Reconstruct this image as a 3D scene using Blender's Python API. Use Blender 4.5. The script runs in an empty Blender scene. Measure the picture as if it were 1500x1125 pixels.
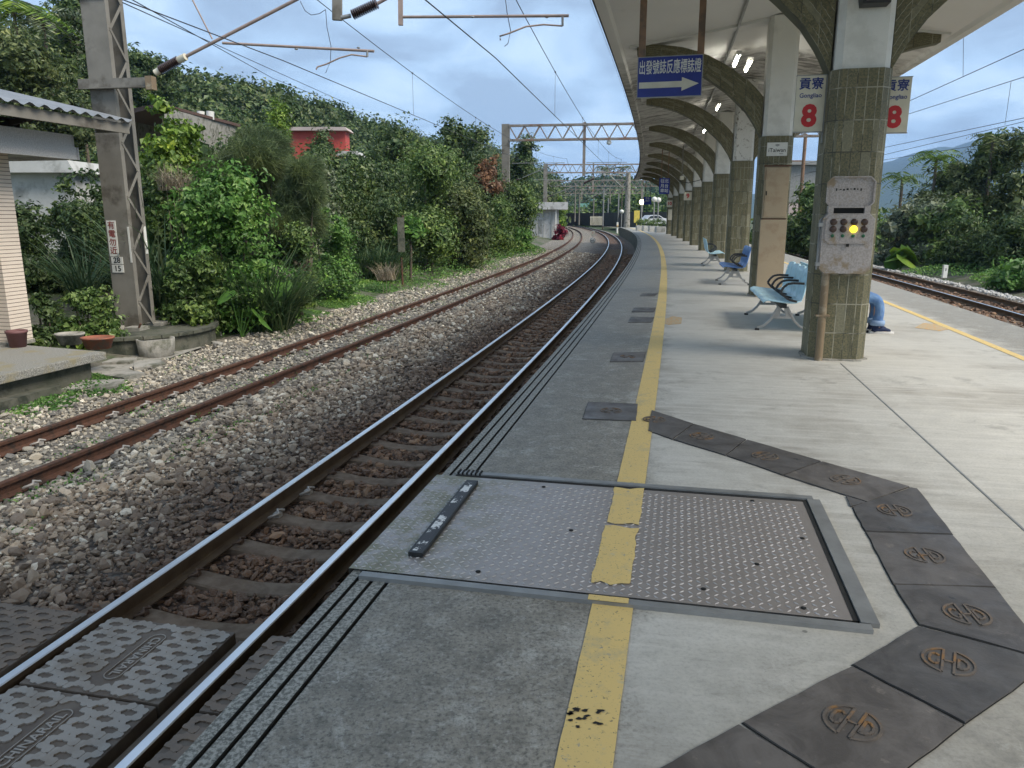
import bpy, bmesh, math, random
import numpy as np
from mathutils import Vector, Matrix, noise as mnoise

# ---------------------------------------------------------------- camera, sky, sun, exposure
R = math.radians
scn = bpy.context.scene
col = scn.collection
cam_d = bpy.data.cameras.new('camera'); cam = bpy.data.objects.new('camera', cam_d); col.objects.link(cam)
FPX, PITCH, CAMZ = 1110.2, math.atan((562.5 - 315.5) / 1110.2), 1.6
cam.location = (0, 0, CAMZ); cam.rotation_euler = (math.pi / 2 - PITCH, 0, 0)
cam_d.sensor_width = 36; cam_d.lens = 36 * FPX / 1500; cam_d.clip_start = .05; cam_d.clip_end = 12000
scn.camera = cam
SUN_EL, SUN_AZ = 47, 122          # azimuth measured from +Y towards +X
w = bpy.data.worlds.new('World'); scn.world = w; w.use_nodes = True
nt = w.node_tree; nt.nodes.clear()
def wn(t, **k):
    n = nt.nodes.new(t)
    for a, b in k.items(): setattr(n, a, b)
    return n
wo = wn('ShaderNodeOutputWorld'); bg = wn('ShaderNodeBackground'); bg2 = wn('ShaderNodeBackground'); mx = wn('ShaderNodeMixShader')
sky = wn('ShaderNodeTexSky', sky_type='NISHITA', sun_disc=False, sun_elevation=R(SUN_EL), sun_rotation=R(SUN_AZ), air_density=1.0, dust_density=1.5, ozone_density=2.0)
bg.inputs[1].default_value = .11
tc = wn('ShaderNodeTexCoord'); sep = wn('ShaderNodeSeparateXYZ'); nt.links.new(tc.outputs['Generated'], sep.inputs[0])
mz = wn('ShaderNodeMath', operation='MAXIMUM'); nt.links.new(sep.outputs[2], mz.inputs[0]); mz.inputs[1].default_value = .06
dx = wn('ShaderNodeMath', operation='DIVIDE'); dy = wn('ShaderNodeMath', operation='DIVIDE')
az = wn('ShaderNodeMath', operation='ADD'); nt.links.new(mz.outputs[0], az.inputs[0]); az.inputs[1].default_value = .25
nt.links.new(sep.outputs[0], dx.inputs[0]); nt.links.new(az.outputs[0], dx.inputs[1])
nt.links.new(sep.outputs[1], dy.inputs[0]); nt.links.new(az.outputs[0], dy.inputs[1])
cb = wn('ShaderNodeCombineXYZ'); nt.links.new(dx.outputs[0], cb.inputs[0]); nt.links.new(dy.outputs[0], cb.inputs[1])
nz = wn('ShaderNodeTexNoise'); nz.inputs['Scale'].default_value = 2.1; nz.inputs['Detail'].default_value = 7; nz.inputs['Roughness'].default_value = .55
nz.inputs['Distortion'].default_value = .5
nt.links.new(cb.outputs[0], nz.inputs['Vector'])
rc = wn('ShaderNodeValToRGB'); nt.links.new(nz.outputs['Fac'], rc.inputs[0])
e_ = rc.color_ramp.elements
e_[0].position = .40; e_[0].color = (.29, .38, .50, 1); e_[1].position = .60; e_[1].color = (.53, .67, .81, 1)
m_ = rc.color_ramp.elements.new(.50); m_.color = (.39, .53, .70, 1)
hz = wn('ShaderNodeMapRange'); nt.links.new(sep.outputs[2], hz.inputs[0]); hz.inputs[1].default_value = .55; hz.inputs[2].default_value = .0
hz.inputs[3].default_value = .38; hz.inputs[4].default_value = .53
mul = wn('ShaderNodeVectorMath', operation='SCALE'); nt.links.new(rc.outputs[0], mul.inputs[0]); nt.links.new(hz.outputs[0], mul.inputs[3])
nt.links.new(sky.outputs[0], bg.inputs[0]); nt.links.new(mul.outputs[0], bg2.inputs[0]); bg2.inputs[1].default_value = .95
mx.inputs[0].default_value = .92
nt.links.new(bg.outputs[0], mx.inputs[1]); nt.links.new(bg2.outputs[0], mx.inputs[2]); nt.links.new(mx.outputs[0], wo.inputs[0])
sd = bpy.data.lights.new('sun', 'SUN'); sd.energy = 1.5; sd.angle = R(32); sd.color = (1, .92, .80)
so = bpy.data.objects.new('sun', sd); col.objects.link(so)
so.rotation_euler = (R(90 - SUN_EL), 0, R(180) - R(SUN_AZ) + 0)
_d = Vector((math.sin(R(SUN_AZ)) * math.cos(R(SUN_EL)), math.cos(R(SUN_AZ)) * math.cos(R(SUN_EL)), math.sin(R(SUN_EL))))
so.rotation_euler = _d.to_track_quat('Z', 'Y').to_euler()
scn.view_settings.view_transform = 'Standard'; scn.view_settings.look = 'None'; scn.view_settings.gamma = 1
scn.view_settings.exposure = 1.72
scn.render.engine = 'CYCLES'
scn.cycles.max_bounces = 6; scn.cycles.diffuse_bounces = 3; scn.cycles.glossy_bounces = 2; scn.cycles.transparent_max_bounces = 6
scn.cycles.volume_bounces = 0; scn.cycles.use_denoising = True

# ---------------------------------------------------------------- geometry of the line
_S = np.arange(-30, 420, .25)
def _theta(s):
    t = np.asarray(s, float) / 100
    th = .2199 - .1033 * t - .0547 * t**2 + .0265 * t**3
    th = np.where(t < 0, .2199 - .1033 * t, th)
    return np.where(t > 1.6, .0231 - .17 * (t - 1.6), th)
_T = _theta(_S); _i0 = int(np.argmin(abs(_S)))
_X = np.concatenate([[0], np.cumsum(np.sin((_T[1:] + _T[:-1]) / 2) * .25)]); _Y = np.concatenate([[0], np.cumsum(np.cos((_T[1:] + _T[:-1]) / 2) * .25)])
_X = _X - _X[_i0] - 3.1143; _Y = _Y - _Y[_i0]
def TH(s): return float(_theta(s))
def Pn(s, e):
    s = np.asarray(s, float); e = np.asarray(e, float); th = _theta(s)
    return np.interp(s, _S, _X) + e * np.cos(th), np.interp(s, _S, _Y) - e * np.sin(th)
def P(s, e, z=0):
    x, y = Pn(s, e); return Vector((float(x), float(y), z))
def SE(x, y):
    k = int(np.argmin((_X - x)**2 + (_Y - y)**2)); return _S[k], (x - _X[k]) * math.cos(_T[k]) - (y - _Y[k]) * math.sin(_T[k])
def at(px, py, Y):
    """the point of the photograph's pixel that lies at distance Y ahead"""
    u = (px - 750) / FPX; v = -(py - 562.5) / FPX
    d = Vector((u, math.cos(PITCH) + v * math.sin(PITCH), -math.sin(PITCH) + v * math.cos(PITCH)))
    return Vector((0, 0, CAMZ)) + d * (Y / d.y)
def gz(px, py, z):
    u = (px - 750) / FPX; v = -(py - 562.5) / FPX
    d = Vector((u, math.cos(PITCH) + v * math.sin(PITCH), -math.sin(PITCH) + v * math.cos(PITCH)))
    return Vector((0, 0, CAMZ)) + d * ((z - CAMZ) / d.z)

# ---------------------------------------------------------------- materials
class NT:
    def __init__(s, name):
        m = bpy.data.materials.new(name); m.use_nodes = True; s.m = m; s.t = m.node_tree; s.b = s.t.nodes['Principled BSDF']
        s.geo = None; s.tcn = None
    def n(s, t, ins={}, **k):
        n = s.t.nodes.new(t)
        for a, b in k.items(): setattr(n, a, b)
        for a, b in ins.items(): s.put(n.inputs[a], b)
        return n
    def put(s, sock, v):
        if isinstance(v, bpy.types.NodeSocket): s.t.links.new(v, sock)
        elif isinstance(v, tuple) and len(v) == 3 and sock.type == 'RGBA': sock.default_value = (*v, 1)
        else: sock.default_value = v
    def math(s, op, a, b=0, c=None, clamp=False):
        n = s.n('ShaderNodeMath', {0: a, 1: b}, operation=op, use_clamp=clamp)
        if c is not None: s.put(n.inputs[2], c)
        return n.outputs[0]
    def coord(s, kind='Object'):
        if kind == 'Pos':
            return s.n('ShaderNodeNewGeometry').outputs['Position']
        return s.n('ShaderNodeTexCoord').outputs[kind]
    def noise(s, vec, scale, detail=5, rough=.6, dist=0):
        return s.n('ShaderNodeTexNoise', {'Vector': vec, 'Scale': scale, 'Detail': detail, 'Roughness': rough, 'Distortion': dist}).outputs['Fac']
    def ramp(s, fac, *stops):
        n = s.n('ShaderNodeValToRGB', {0: fac}); e = n.color_ramp.elements
        while len(e) < len(stops): e.new(.5)
        for el, (p, c) in zip(e, stops): el.position = p; el.color = (*c, 1) if isinstance(c, tuple) else (c, c, c, 1)
        return n.outputs[0]
    def mix(s, f, a, b, mode='MIX'):
        n = s.n('ShaderNodeMix', data_type='RGBA', blend_type=mode)
        s.put(n.inputs[0], f); s.put(n.inputs[6], a); s.put(n.inputs[7], b); return n.outputs[2]
    def rng(s, v, a, b, c=0., d=1.):
        return s.n('ShaderNodeMapRange', {0: v, 1: a, 2: b, 3: c, 4: d}).outputs[0]
    def bump(s, h, strength=.3, dist=.01):
        s.put(s.b.inputs['Normal'], s.n('ShaderNodeBump', {'Height': h, 'Strength': strength, 'Distance': dist}).outputs[0])
    def out(s, colr, rough=.8, metal=0.):
        s.put(s.b.inputs['Base Color'], colr); s.put(s.b.inputs['Roughness'], rough); s.b.inputs['Metallic'].default_value = metal; return s.m
def simple(name, c1, c2=None, scale=6, rough=.7, metal=0., bump=.15, bscale=60, dist=.004, stain=None, sc=3, coord='Object', rnd=0., lo=.35, hi=.65, spec=None):
    t = NT(name); v = t.coord(coord); c2 = c2 or tuple(x * .75 for x in c1)
    c = t.mix(t.ramp(t.noise(v, scale), (lo, 0.), (hi, 1.)), c1, c2)
    if stain: c = t.mix(t.ramp(t.noise(v, sc, 7, .65), (.52, 0.), (.62, 1.)), c, stain)
    if rnd:
        ri = t.n('ShaderNodeNewGeometry').outputs['Random Per Island']
        c = t.mix(1., c, t.ramp(ri, (0, 1 - rnd), (1, 1 + rnd)), 'MULTIPLY')
    if bump: t.bump(t.noise(v, bscale, 4), bump, dist)
    if spec is not None: t.b.inputs['Specular IOR Level'].default_value = spec
    return t.out(c, rough, metal)
def leaf_mat(name, dark, light, tip=None, trans=.25, rough=.45):
    t = NT(name); ri = t.n('ShaderNodeNewGeometry').outputs['Random Per Island']
    stops = [(0., dark), (.72, light)] + ([(1., tip)] if tip else [])
    c = t.ramp(ri, *stops)
    nn = t.noise(t.coord('Object'), .9, 5, .7)
    c = t.mix(1., c, t.ramp(nn, (.34, (.55, .62, .62)), (.5, (1., 1., 1.)), (.66, (1.55, 1.38, .95))), 'MULTIPLY')
    t.out(c, rough); t.b.inputs['Specular IOR Level'].default_value = .35
    tr = t.n('ShaderNodeBsdfTranslucent', {'Color': c}); ms = t.n('ShaderNodeMixShader', {0: trans})
    t.t.links.new(t.b.outputs[0], ms.inputs[1]); t.t.links.new(tr.outputs[0], ms.inputs[2])
    t.t.links.new(ms.outputs[0], t.t.nodes['Material Output'].inputs[0]); return t.m
M = {}
M['white'] = simple('white_paint', (.74, .73, .68), (.70, .69, .64), 2.5, .7, stain=(.62, .61, .56), sc=1.6)
M['whiteclean'] = simple('white_enamel', (.72, .71, .66), (.64, .63, .58), 5, .45, bump=.05)
M['cream'] = simple('cream_sign', (.66, .62, .50), (.58, .54, .42), 6, .5, bump=.05)
M['beige'] = simple('beige_metal', (.40, .31, .20), (.37, .29, .19), 2, .55, bump=.08, stain=(.33, .24, .15), sc=2.5)
M['black'] = simple('black_rubber', (.015, .015, .015), (.03, .03, .03), 8, .5)
M['dark'] = simple('dark_gap', (.012, .012, .011), (.02, .02, .018), 8, .9)
M['blue'] = simple('sign_blue', (.010, .022, .20), (.013, .028, .24), 6, .4, bump=.03)
M['bluetxt'] = simple('blue_letters', (.02, .04, .22), None, 6, .5, bump=0)
M['red'] = simple('red_letters', (.52, .015, .02), (.45, .015, .02), 6, .5, bump=0)
M['darkred'] = simple('faded_red_letters', (.30, .04, .03), (.16, .05, .04), 30, .6, bump=0)
M['brownpaint'] = simple('brown_tube_paint', (.26, .15, .085), (.20, .12, .07), 8, .6, stain=(.13, .09, .06))
M['rust'] = simple('rusty_steel', (.125, .056, .032), (.085, .040, .024), 14, .85, bump=.4, bscale=90, stain=(.05, .03, .02), sc=6, coord='Pos')
M['railside'] = simple('rail_web_brown', (.085, .050, .025), (.13, .085, .045), 5, .8, bump=.3, coord='Pos')
M['railtop'] = simple('polished_rail', (.92, .92, .93), (.80, .80, .82), 3, .34, metal=1., bump=.02, coord='Pos')
M['galv'] = simple('galvanised_steel', (.34, .34, .33), (.26, .26, .25), 7, .5, metal=.5, bump=.1)
M['alu'] = simple('cast_aluminium', (.42, .41, .39), (.34, .33, .31), 9, .45, metal=.6, bump=.15)
M['steelgrey'] = simple('weathered_mast', (.225, .21, .18), (.16, .148, .125), 1.6, .75, bump=.2, stain=(.10, .088, .07), sc=1.3)
M['portal'] = simple('portal_steel', (.27, .245, .22), (.20, .175, .15), 3, .7, stain=(.20, .11, .07), sc=2)
M['pinktube'] = simple('cantilever_tube', (.36, .27, .23), (.27, .21, .18), 7, .55, bump=.05)
M['porcelain'] = simple('brown_porcelain', (.045, .025, .022), (.06, .035, .03), 9, .25, bump=0)
M['wire'] = simple('copper_wire', (.035, .035, .037), None, 4, .6, bump=0)
M['green_lamp'] = simple('green_lens', (.01, .09, .04), (.015, .12, .05), 9, .3, bump=0)
M['brown_lamp'] = simple('unlit_lens', (.04, .022, .014), (.055, .03, .02), 9, .3, bump=0)
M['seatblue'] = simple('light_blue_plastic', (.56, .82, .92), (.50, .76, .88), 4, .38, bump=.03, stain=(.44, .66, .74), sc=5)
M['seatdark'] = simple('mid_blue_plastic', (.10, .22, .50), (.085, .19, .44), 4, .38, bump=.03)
M['jeans'] = simple('denim', (.085, .17, .36), (.16, .28, .47), 11, .9, bump=.9, bscale=14, dist=.02)
M['cuff'] = simple('denim_inside', (.24, .34, .50), (.20, .29, .44), 20, .9, bump=.2, bscale=200)
M['navy'] = simple('navy_knit', (.010, .018, .055), (.015, .026, .07), 30, .85, bump=.3, bscale=220)
M['sole'] = simple('white_sole', (.72, .70, .66), None, 20, .6, bump=0)
M['skin'] = simple('skin', (.48, .30, .21), (.45, .27, .19), 9, .5, bump=.05)
M['hair'] = simple('black_hair', (.012, .010, .009), (.02, .016, .014), 60, .5, bump=.4, bscale=120)
M['jacket'] = simple('grey_jacket', (.16, .17, .18), (.13, .14, .15), 12, .85, bump=.3)
M['terracotta'] = simple('terracotta', (.30, .105, .06), (.24, .085, .05), 6, .8, stain=(.16, .11, .08), sc=5)
M['bark'] = simple('bark', (.085, .065, .045), (.14, .115, .085), 9, .9, bump=.6, bscale=30, dist=.02)
M['rock'] = simple('broken_concrete', (.36, .34, .30), (.24, .23, .20), 5, .9, bump=.5, bscale=25, dist=.02, stain=(.12, .12, .09), sc=3)
M['mosswall'] = simple('mossy_concrete', (.125, .12, .095), (.075, .08, .055), 3, .9, bump=.5, bscale=20, dist=.02, stain=(.035, .04, .028), sc=2)
M['granite'] = simple('speckled_granite', (.56, .54, .51), (.40, .385, .365), 55, .6, bump=.05, lo=.42, hi=.58)
M['aggregate'] = simple('exposed_aggregate', (.36, .35, .31), (.15, .145, .13), 70, .85, bump=.4, bscale=90, lo=.42, hi=.56, coord='Pos', stain=(.25, .22, .14), sc=2)
M['roofmetal'] = simple('corrugated_sheet', (.36, .37, .38), (.27, .28, .29), 3, .45, metal=.5, bump=.05)
M['soffitdark'] = simple('dark_timber', (.03, .022, .018), None, 5, .9)
M['orange'] = simple('orange_spray', (.55, .30, .10), (.42, .36, .25), 22, .9, bump=0, lo=.42, hi=.5)
M['yellowpost'] = simple('yellow_paint', (.55, .45, .08), None, 5, .6)
M['car'] = simple('white_car_paint', (.62, .64, .67), None, 3, .25, bump=0)
M['glass'] = simple('dark_glass', (.03, .04, .05), None, 3, .08, bump=0)
M['redwall'] = simple('red_roof_sheet', (.50, .075, .055), (.42, .065, .05), 3, .7)
M['palewall'] = simple('pale_render', (.50, .50, .48), (.40, .40, .38), 1.2, .85, stain=(.25, .25, .23), sc=.8)
M['greenroof'] = simple('green_roof_sheet', (.20, .42, .36), (.16, .36, .31), 2, .6)
M['housepink'] = simple('pinkish_render', (.48, .40, .37), (.40, .34, .32), 1, .85)
M['tileroof'] = simple('brown_tiles', (.13, .07, .05), (.09, .055, .045), 8, .8)
M['leafA'] = leaf_mat('leaf_bright', (.050, .13, .025), (.13, .27, .055), (.27, .40, .13))
M['leafB'] = leaf_mat('leaf_mid', (.044, .092, .022), (.130, .205, .050), (.24, .32, .11))
M['leafC'] = leaf_mat('leaf_dark', (.028, .055, .018), (.080, .130, .040), (.17, .22, .09))
M['leafD'] = leaf_mat('leaf_olive', (.045, .070, .024), (.110, .145, .050), (.22, .25, .11))
M['leafY'] = leaf_mat('leaf_yellowgreen', (.060, .12, .015), (.15, .25, .035), (.28, .37, .06))
M['leafR'] = leaf_mat('leaf_crimson', (.10, .012, .02), (.26, .02, .045), (.36, .05, .09))
M['leafBr'] = leaf_mat('leaf_dry', (.11, .055, .03), (.26, .14, .08), (.34, .22, .14))
M['leafG'] = leaf_mat('leaf_silver', (.070, .095, .055), (.17, .21, .13), (.34, .37, .28))
M['grass'] = leaf_mat('grass_blade', (.035, .085, .015), (.11, .21, .04), (.22, .30, .09))
M['reed'] = leaf_mat('reed_blade', (.030, .070, .030), (.085, .15, .065), (.20, .24, .12))
M['fine'] = leaf_mat('fine_needle', (.050, .080, .032), (.105, .150, .060), (.17, .22, .10), trans=.2)
M['plume'] = leaf_mat('dry_plume', (.24, .19, .13), (.36, .30, .22), (.44, .38, .30))
def emis(name, c, st):
    t = NT(name); t.out(c, .5); t.b.inputs['Emission Color'].default_value = (*c, 1); t.b.inputs['Emission Strength'].default_value = st; return t.m
M['tube'] = emis('fluorescent_tube', (1., .97, .86), 22.)
M['yellow_lamp'] = emis('lit_yellow_lens', (1., .72, .02), 1.5)
M['street_glow'] = emis('street_lamp_glow', (1., .85, .55), 3.)

# attribute coloured stones
t = NT('ballast_stone'); at_ = t.n('ShaderNodeAttribute', attribute_name='Col').outputs['Color']
t.bump(t.noise(t.coord('Pos'), 110, 3), .5, .004); M['stone'] = t.out(t.mix(t.rng(t.noise(t.coord('Pos'), 60, 3), .35, .65, 0., .35), at_, (.30, .27, .22)), .85)
# ballast bed: e in UV.x, s in UV.y
t = NT('ballast_bed'); pos = t.coord('Pos'); uv = t.n('ShaderNodeSeparateXYZ', {0: t.coord('UV')}); e = uv.outputs[0]
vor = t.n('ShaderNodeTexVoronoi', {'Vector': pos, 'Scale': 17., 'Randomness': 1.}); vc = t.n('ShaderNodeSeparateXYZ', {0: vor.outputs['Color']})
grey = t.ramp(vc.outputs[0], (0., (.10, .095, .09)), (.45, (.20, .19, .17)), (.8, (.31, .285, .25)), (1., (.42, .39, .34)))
brown = t.ramp(vc.outputs[1], (0., (.040, .024, .017)), (.6, (.092, .054, .036)), (1., (.16, .10, .065)))
f = t.rng(t.math('ABSOLUTE', t.math('ADD', e, t.rng(t.noise(pos, 1.3), .3, .7, -.5, .5))), .7, 2.6, 1., .12)
f2 = t.rng(t.math('ABSOLUTE', t.math('SUBTRACT', e, 12.65)), .8, 1.5, .9, 0.)
f = t.math('MAXIMUM', t.math('MULTIPLY', f, t.rng(e, 5., 6., 1., 0.)), f2)
cc = t.mix(f, grey, brown)
cc = t.mix(t.math('MULTIPLY', t.ramp(t.noise(pos, 1.6, 6), (.58, 0.), (.68, .5)), t.rng(e, -2.4, -3.0, 0., 1.)), cc, (.055, .085, .03))
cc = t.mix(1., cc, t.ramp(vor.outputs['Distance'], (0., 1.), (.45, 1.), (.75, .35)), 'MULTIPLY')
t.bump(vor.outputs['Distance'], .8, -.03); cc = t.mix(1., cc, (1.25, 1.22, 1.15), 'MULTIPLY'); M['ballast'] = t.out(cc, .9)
# soil
t = NT('soil_and_weeds'); pos = t.coord('Pos')
cc = t.mix(t.ramp(t.noise(pos, .8, 8, .7), (.42, 0.), (.56, 1.)), (.16, .145, .115), (.055, .09, .026))
cc = t.mix(t.ramp(t.noise(pos, 9, 4), (.4, 0.), (.7, .6)), cc, (.05, .045, .03)); t.bump(t.noise(pos, 14, 6), .7, .05); M['soil'] = t.out(cc, .95)
t = NT('grassland'); pos = t.coord('Pos')
cc = t.mix(t.ramp(t.noise(pos, .05, 8, .7), (.42, 0.), (.56, 1.)), (.035, .06, .02), (.06, .085, .03)); M['land'] = t.out(cc, .95)
# platform
t = NT('platform_concrete'); pos = t.coord('Pos'); uv = t.n('ShaderNodeSeparateXYZ', {0: t.coord('UV')}); e = uv.outputs[0]
fine = t.noise(pos, 60, 5, .7); mid = t.noise(pos, 7, 10, .78); big = t.noise(pos, .7, 5, .6)
dk = t.mix(t.ramp(mid, (.36, 0.), (.60, 1.)), (.150, .139, .114), (.305, .285, .240))
dk = t.mix(t.ramp(t.noise(pos, 3.1, 11, .85, .3), (.52, 0.), (.62, .85)), dk, (.42, .41, .37))
lt = t.mix(t.ramp(mid, (.35, 0.), (.65, 1.)), (.45, .435, .39), (.56, .545, .49))
lt = t.mix(t.ramp(big, (.50, 0.), (.64, .7)), lt, (.30, .275, .23))
st = t.n('ShaderNodeCombineXYZ', {0: t.math('MULTIPLY', e, .6), 1: t.math('MULTIPLY', uv.outputs[1], 9.)}).outputs[0]
lt = t.mix(t.ramp(t.noise(st, 1.4, 6, .65), (.47, 0.), (.62, .55)), lt, (.60, .58, .53)); lt = t.mix(t.ramp(t.noise(st, 2.3, 8, .75), (.56, 0.), (.66, .4)), lt, (.30, .285, .25))
edge = t.math('ADD', e, t.rng(t.noise(pos, 2.2, 6, .7), .3, .7, -.22, .22))
sf = t.math('MULTIPLY', t.rng(edge, 2.68, 2.98), t.rng(t.math('SUBTRACT', edge, 0), 6.9, 7.2, 1., .15))
nearm = t.rng(t.math('ADD', uv.outputs[1], t.math('MULTIPLY', e, -1.)), -1.2, .5, .25, 1.)
cc = t.mix(t.math('MULTIPLY', sf, nearm), dk, lt)
nf = t.math('MULTIPLY', t.rng(uv.outputs[1], 30., 12., .0, 1.), 1.)
far = t.mix(t.rng(uv.outputs[1], 8., 22., 0., .55), cc, (.33, .325, .30)); cc = t.mix(t.rng(e, 2.2, 2.7, 1., 1.), cc, far)
cc = t.mix(t.math('MULTIPLY', t.ramp(fine, (.36, .7), (.52, 0.)), t.rng(sf, 0., 1., 1., .25)), cc, (.05, .05, .045)); cc = t.mix(t.math('MULTIPLY', t.ramp(t.noise(pos, 34, 6, .85), (.53, 0.), (.66, .7)), t.rng(sf, 0., 1., 1., .3)), cc, (.45, .44, .41))
crk = t.n('ShaderNodeTexVoronoi', {'Vector': t.n('ShaderNodeVectorMath', {0: pos, 1: t.n('ShaderNodeTexNoise', {'Vector': pos, 'Scale': 3., 'Detail': 6.}).outputs['Color']}, operation='ADD').outputs[0], 'Scale': .55}, feature='DISTANCE_TO_EDGE').outputs['Distance']
cc = t.mix(t.math('MULTIPLY', t.math('LESS_THAN', crk, .0022), t.ramp(t.noise(pos, 1.1), (.48, 0.), (.54, .45))), cc, (.50, .48, .44))
cc = t.mix(t.ramp(t.noise(pos, 1.7, 9, .75), (.57, 0.), (.66, .45)), cc, (.17, .16, .135))
gum = t.n('ShaderNodeTexVoronoi', {'Vector': pos, 'Scale': 2.3}); gr = t.n('ShaderNodeSeparateXYZ', {0: gum.outputs['Color']}).outputs[0]
cc = t.mix(t.math('MULTIPLY', t.math('LESS_THAN', gum.outputs['Distance'], t.math('MULTIPLY', gr, .045)), .6), cc, (.07, .068, .06))
gr2 = t.n('ShaderNodeVectorMath', {0: pos, 1: (.9, 2.2, 1.)}, operation='MULTIPLY').outputs[0]
cc = t.mix(t.ramp(t.noise(gr2, 2.6, 10, .8, .4), (.58, 0.), (.72, .55)), cc, (.12, .112, .095))
band = t.math('MULTIPLY', t.rng(e, 1.86, 1.84), 1.)
cc = t.mix(band, cc, t.mix(t.ramp(fine, (.44, 0.), (.56, 1.)), (.13, .128, .11), (.36, .35, .31)))
t.bump(t.math('ADD', t.math('MULTIPLY', fine, .5), t.noise(pos, 170, 3)), .28, .004); M['platform'] = t.out(cc, t.rng(mid, .3, .7, .5, .8))
# column tiles: UV in metres
t = NT('olive_tile'); uv = t.n('ShaderNodeSeparateXYZ', {0: t.coord('UV')}); u, v = uv.outputs[0], uv.outputs[1]
fu = t.math('FRACT', t.math('DIVIDE', u, .1)); fv = t.math('FRACT', t.math('DIVIDE', t.math('ADD', v, .02), .325))
ju = t.math('LESS_THAN', fu, .085); jv = t.math('LESS_THAN', fv, .035); j = t.math('MAXIMUM', ju, jv)
pos = t.coord('Object'); tid = t.n('ShaderNodeTexWhiteNoise', {'Vector': t.n('ShaderNodeCombineXYZ', {0: t.math('FLOOR', t.math('DIVIDE', u, .1)), 1: t.math('FLOOR', t.math('DIVIDE', t.math('ADD', v, .02), .325))}).outputs[0]}).outputs['Value']
base = t.mix(tid, (.165, .142, .072), (.225, .195, .105)); sp = t.noise(pos, 55, 5, .75)
base = t.mix(t.ramp(sp, (.40, 0.), (.62, 1.)), base, (.075, .078, .045))
jc = t.mix(t.ramp(t.noise(pos, 3), (.45, 0.), (.55, 1.)), (.33, .31, .23), (.055, .055, .038))
strk = t.n('ShaderNodeVectorMath', {0: pos, 1: (9., 9., .7)}, operation='MULTIPLY').outputs[0]
base = t.mix(t.ramp(t.noise(strk, 1., 6, .7), (.54, 0.), (.66, .6)), base, (.07, .07, .045)); base = t.mix(t.math('MULTIPLY', t.math('GREATER_THAN', tid, .93), .45), base, (.24, .23, .16))
t.bump(t.math('ADD', t.math('MULTIPLY', sp, .6), t.math('MULTIPLY', j, -1.)), .6, .006); M['tile'] = t.out(t.mix(j, base, jc), .6)
M['olive'] = simple('olive_paint', (.11, .11, .065), (.08, .082, .05), 3, .7, stain=(.06, .06, .042), sc=2)
# brick slip column of the building: UV metres
t = NT('cream_slip_tile'); uv = t.n('ShaderNodeSeparateXYZ', {0: t.coord('UV')}); u, v = uv.outputs[0], uv.outputs[1]
fv = t.math('FRACT', t.math('DIVIDE', v, .062)); j = t.math('LESS_THAN', fv, .16)
M['slip'] = t.out(t.mix(j, t.mix(t.noise(t.coord('Object'), 7), (.62, .52, .42), (.72, .63, .53)), (.13, .10, .08)), .6)
t.bump(j, .5, -.006)
# soffit: UV (e, s)
t = NT('soffit_plaster'); pos = t.coord('Pos'); uv = t.n('ShaderNodeSeparateXYZ', {0: t.coord('UV')}); e, s_ = uv.outputs[0], uv.outputs[1]
clean = t.mix(t.noise(pos, 1.2), (.70, .69, .66), (.62, .61, .58))
strp = t.n('ShaderNodeCombineXYZ', {0: t.math('MULTIPLY', e, .9), 1: t.math('MULTIPLY', s_, 2.2)}).outputs[0]
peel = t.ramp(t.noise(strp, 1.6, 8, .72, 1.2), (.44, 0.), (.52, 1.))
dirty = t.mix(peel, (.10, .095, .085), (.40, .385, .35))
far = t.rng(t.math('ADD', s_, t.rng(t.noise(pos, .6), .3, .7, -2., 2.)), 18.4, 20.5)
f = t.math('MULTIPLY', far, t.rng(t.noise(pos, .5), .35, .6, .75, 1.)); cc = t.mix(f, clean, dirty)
cc = t.mix(t.ramp(t.noise(pos, 2.5, 8, .7, 1.), (.66, 0.), (.72, .4)), cc, (.38, .36, .32))
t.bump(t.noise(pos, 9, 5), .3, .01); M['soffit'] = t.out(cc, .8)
# worn yellow line
t = NT('worn_yellow_line'); pos = t.coord('Pos')
cc = t.mix(t.noise(pos, 3, 6), (.74, .54, .19), (.62, .46, .19)); sp = t.noise(pos, 75, 5, .7)
cc = t.mix(t.ramp(sp, (.34, .9), (.40, 0.)), cc, (.12, .11, .08)); cc = t.mix(t.ramp(t.noise(pos, 2.2, 10, .8), (.53, 0.), (.68, .75)), cc, (.36, .33, .23)); cc = t.mix(t.ramp(t.noise(pos, 16, 8, .8), (.60, 0.), (.64, .8)), cc, (.30, .29, .25)); cc = t.mix(t.ramp(t.noise(pos, 6, 8, .75), (.60, 0.), (.66, .6)), cc, (.50, .45, .30))
t.bump(t.noise(pos, 120, 3), .3, .003); M['yellow'] = t.out(cc, .7)
# checker plate
t = NT('checker_plate_steel'); pos = t.coord('Pos'); uv = t.n('ShaderNodeSeparateXYZ', {0: t.coord('UV')}); e = uv.outputs[0]
a = t.mix(t.noise(pos, 8, 8, .75), (.41, .378, .36), (.30, .27, .255)); b = t.mix(t.noise(pos, 9, 8, .75), (.37, .33, .305), (.27, .24, .215))
cc = t.mix(t.rng(e, 2.5, 3.0), a, b)
moss = t.math('MULTIPLY', t.ramp(t.noise(pos, 6, 8, .7), (.44, 0.), (.54, 1.)), t.rng(e, 2.3, 1.8)); cc = t.mix(t.math('MULTIPLY', moss, .75), cc, (.22, .21, .12))
cc = t.mix(t.ramp(t.noise(pos, 3, 8, .75), (.60, 0.), (.70, .5)), cc, (.11, .08, .06)); M['checker'] = t.out(cc, t.rng(t.noise(pos, 12), .3, .7, .35, .55), .35)
M['tread'] = simple('worn_tread', (.62, .59, .57), (.44, .41, .385), 5, .6, metal=.0, bump=0, coord='Pos')
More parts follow.
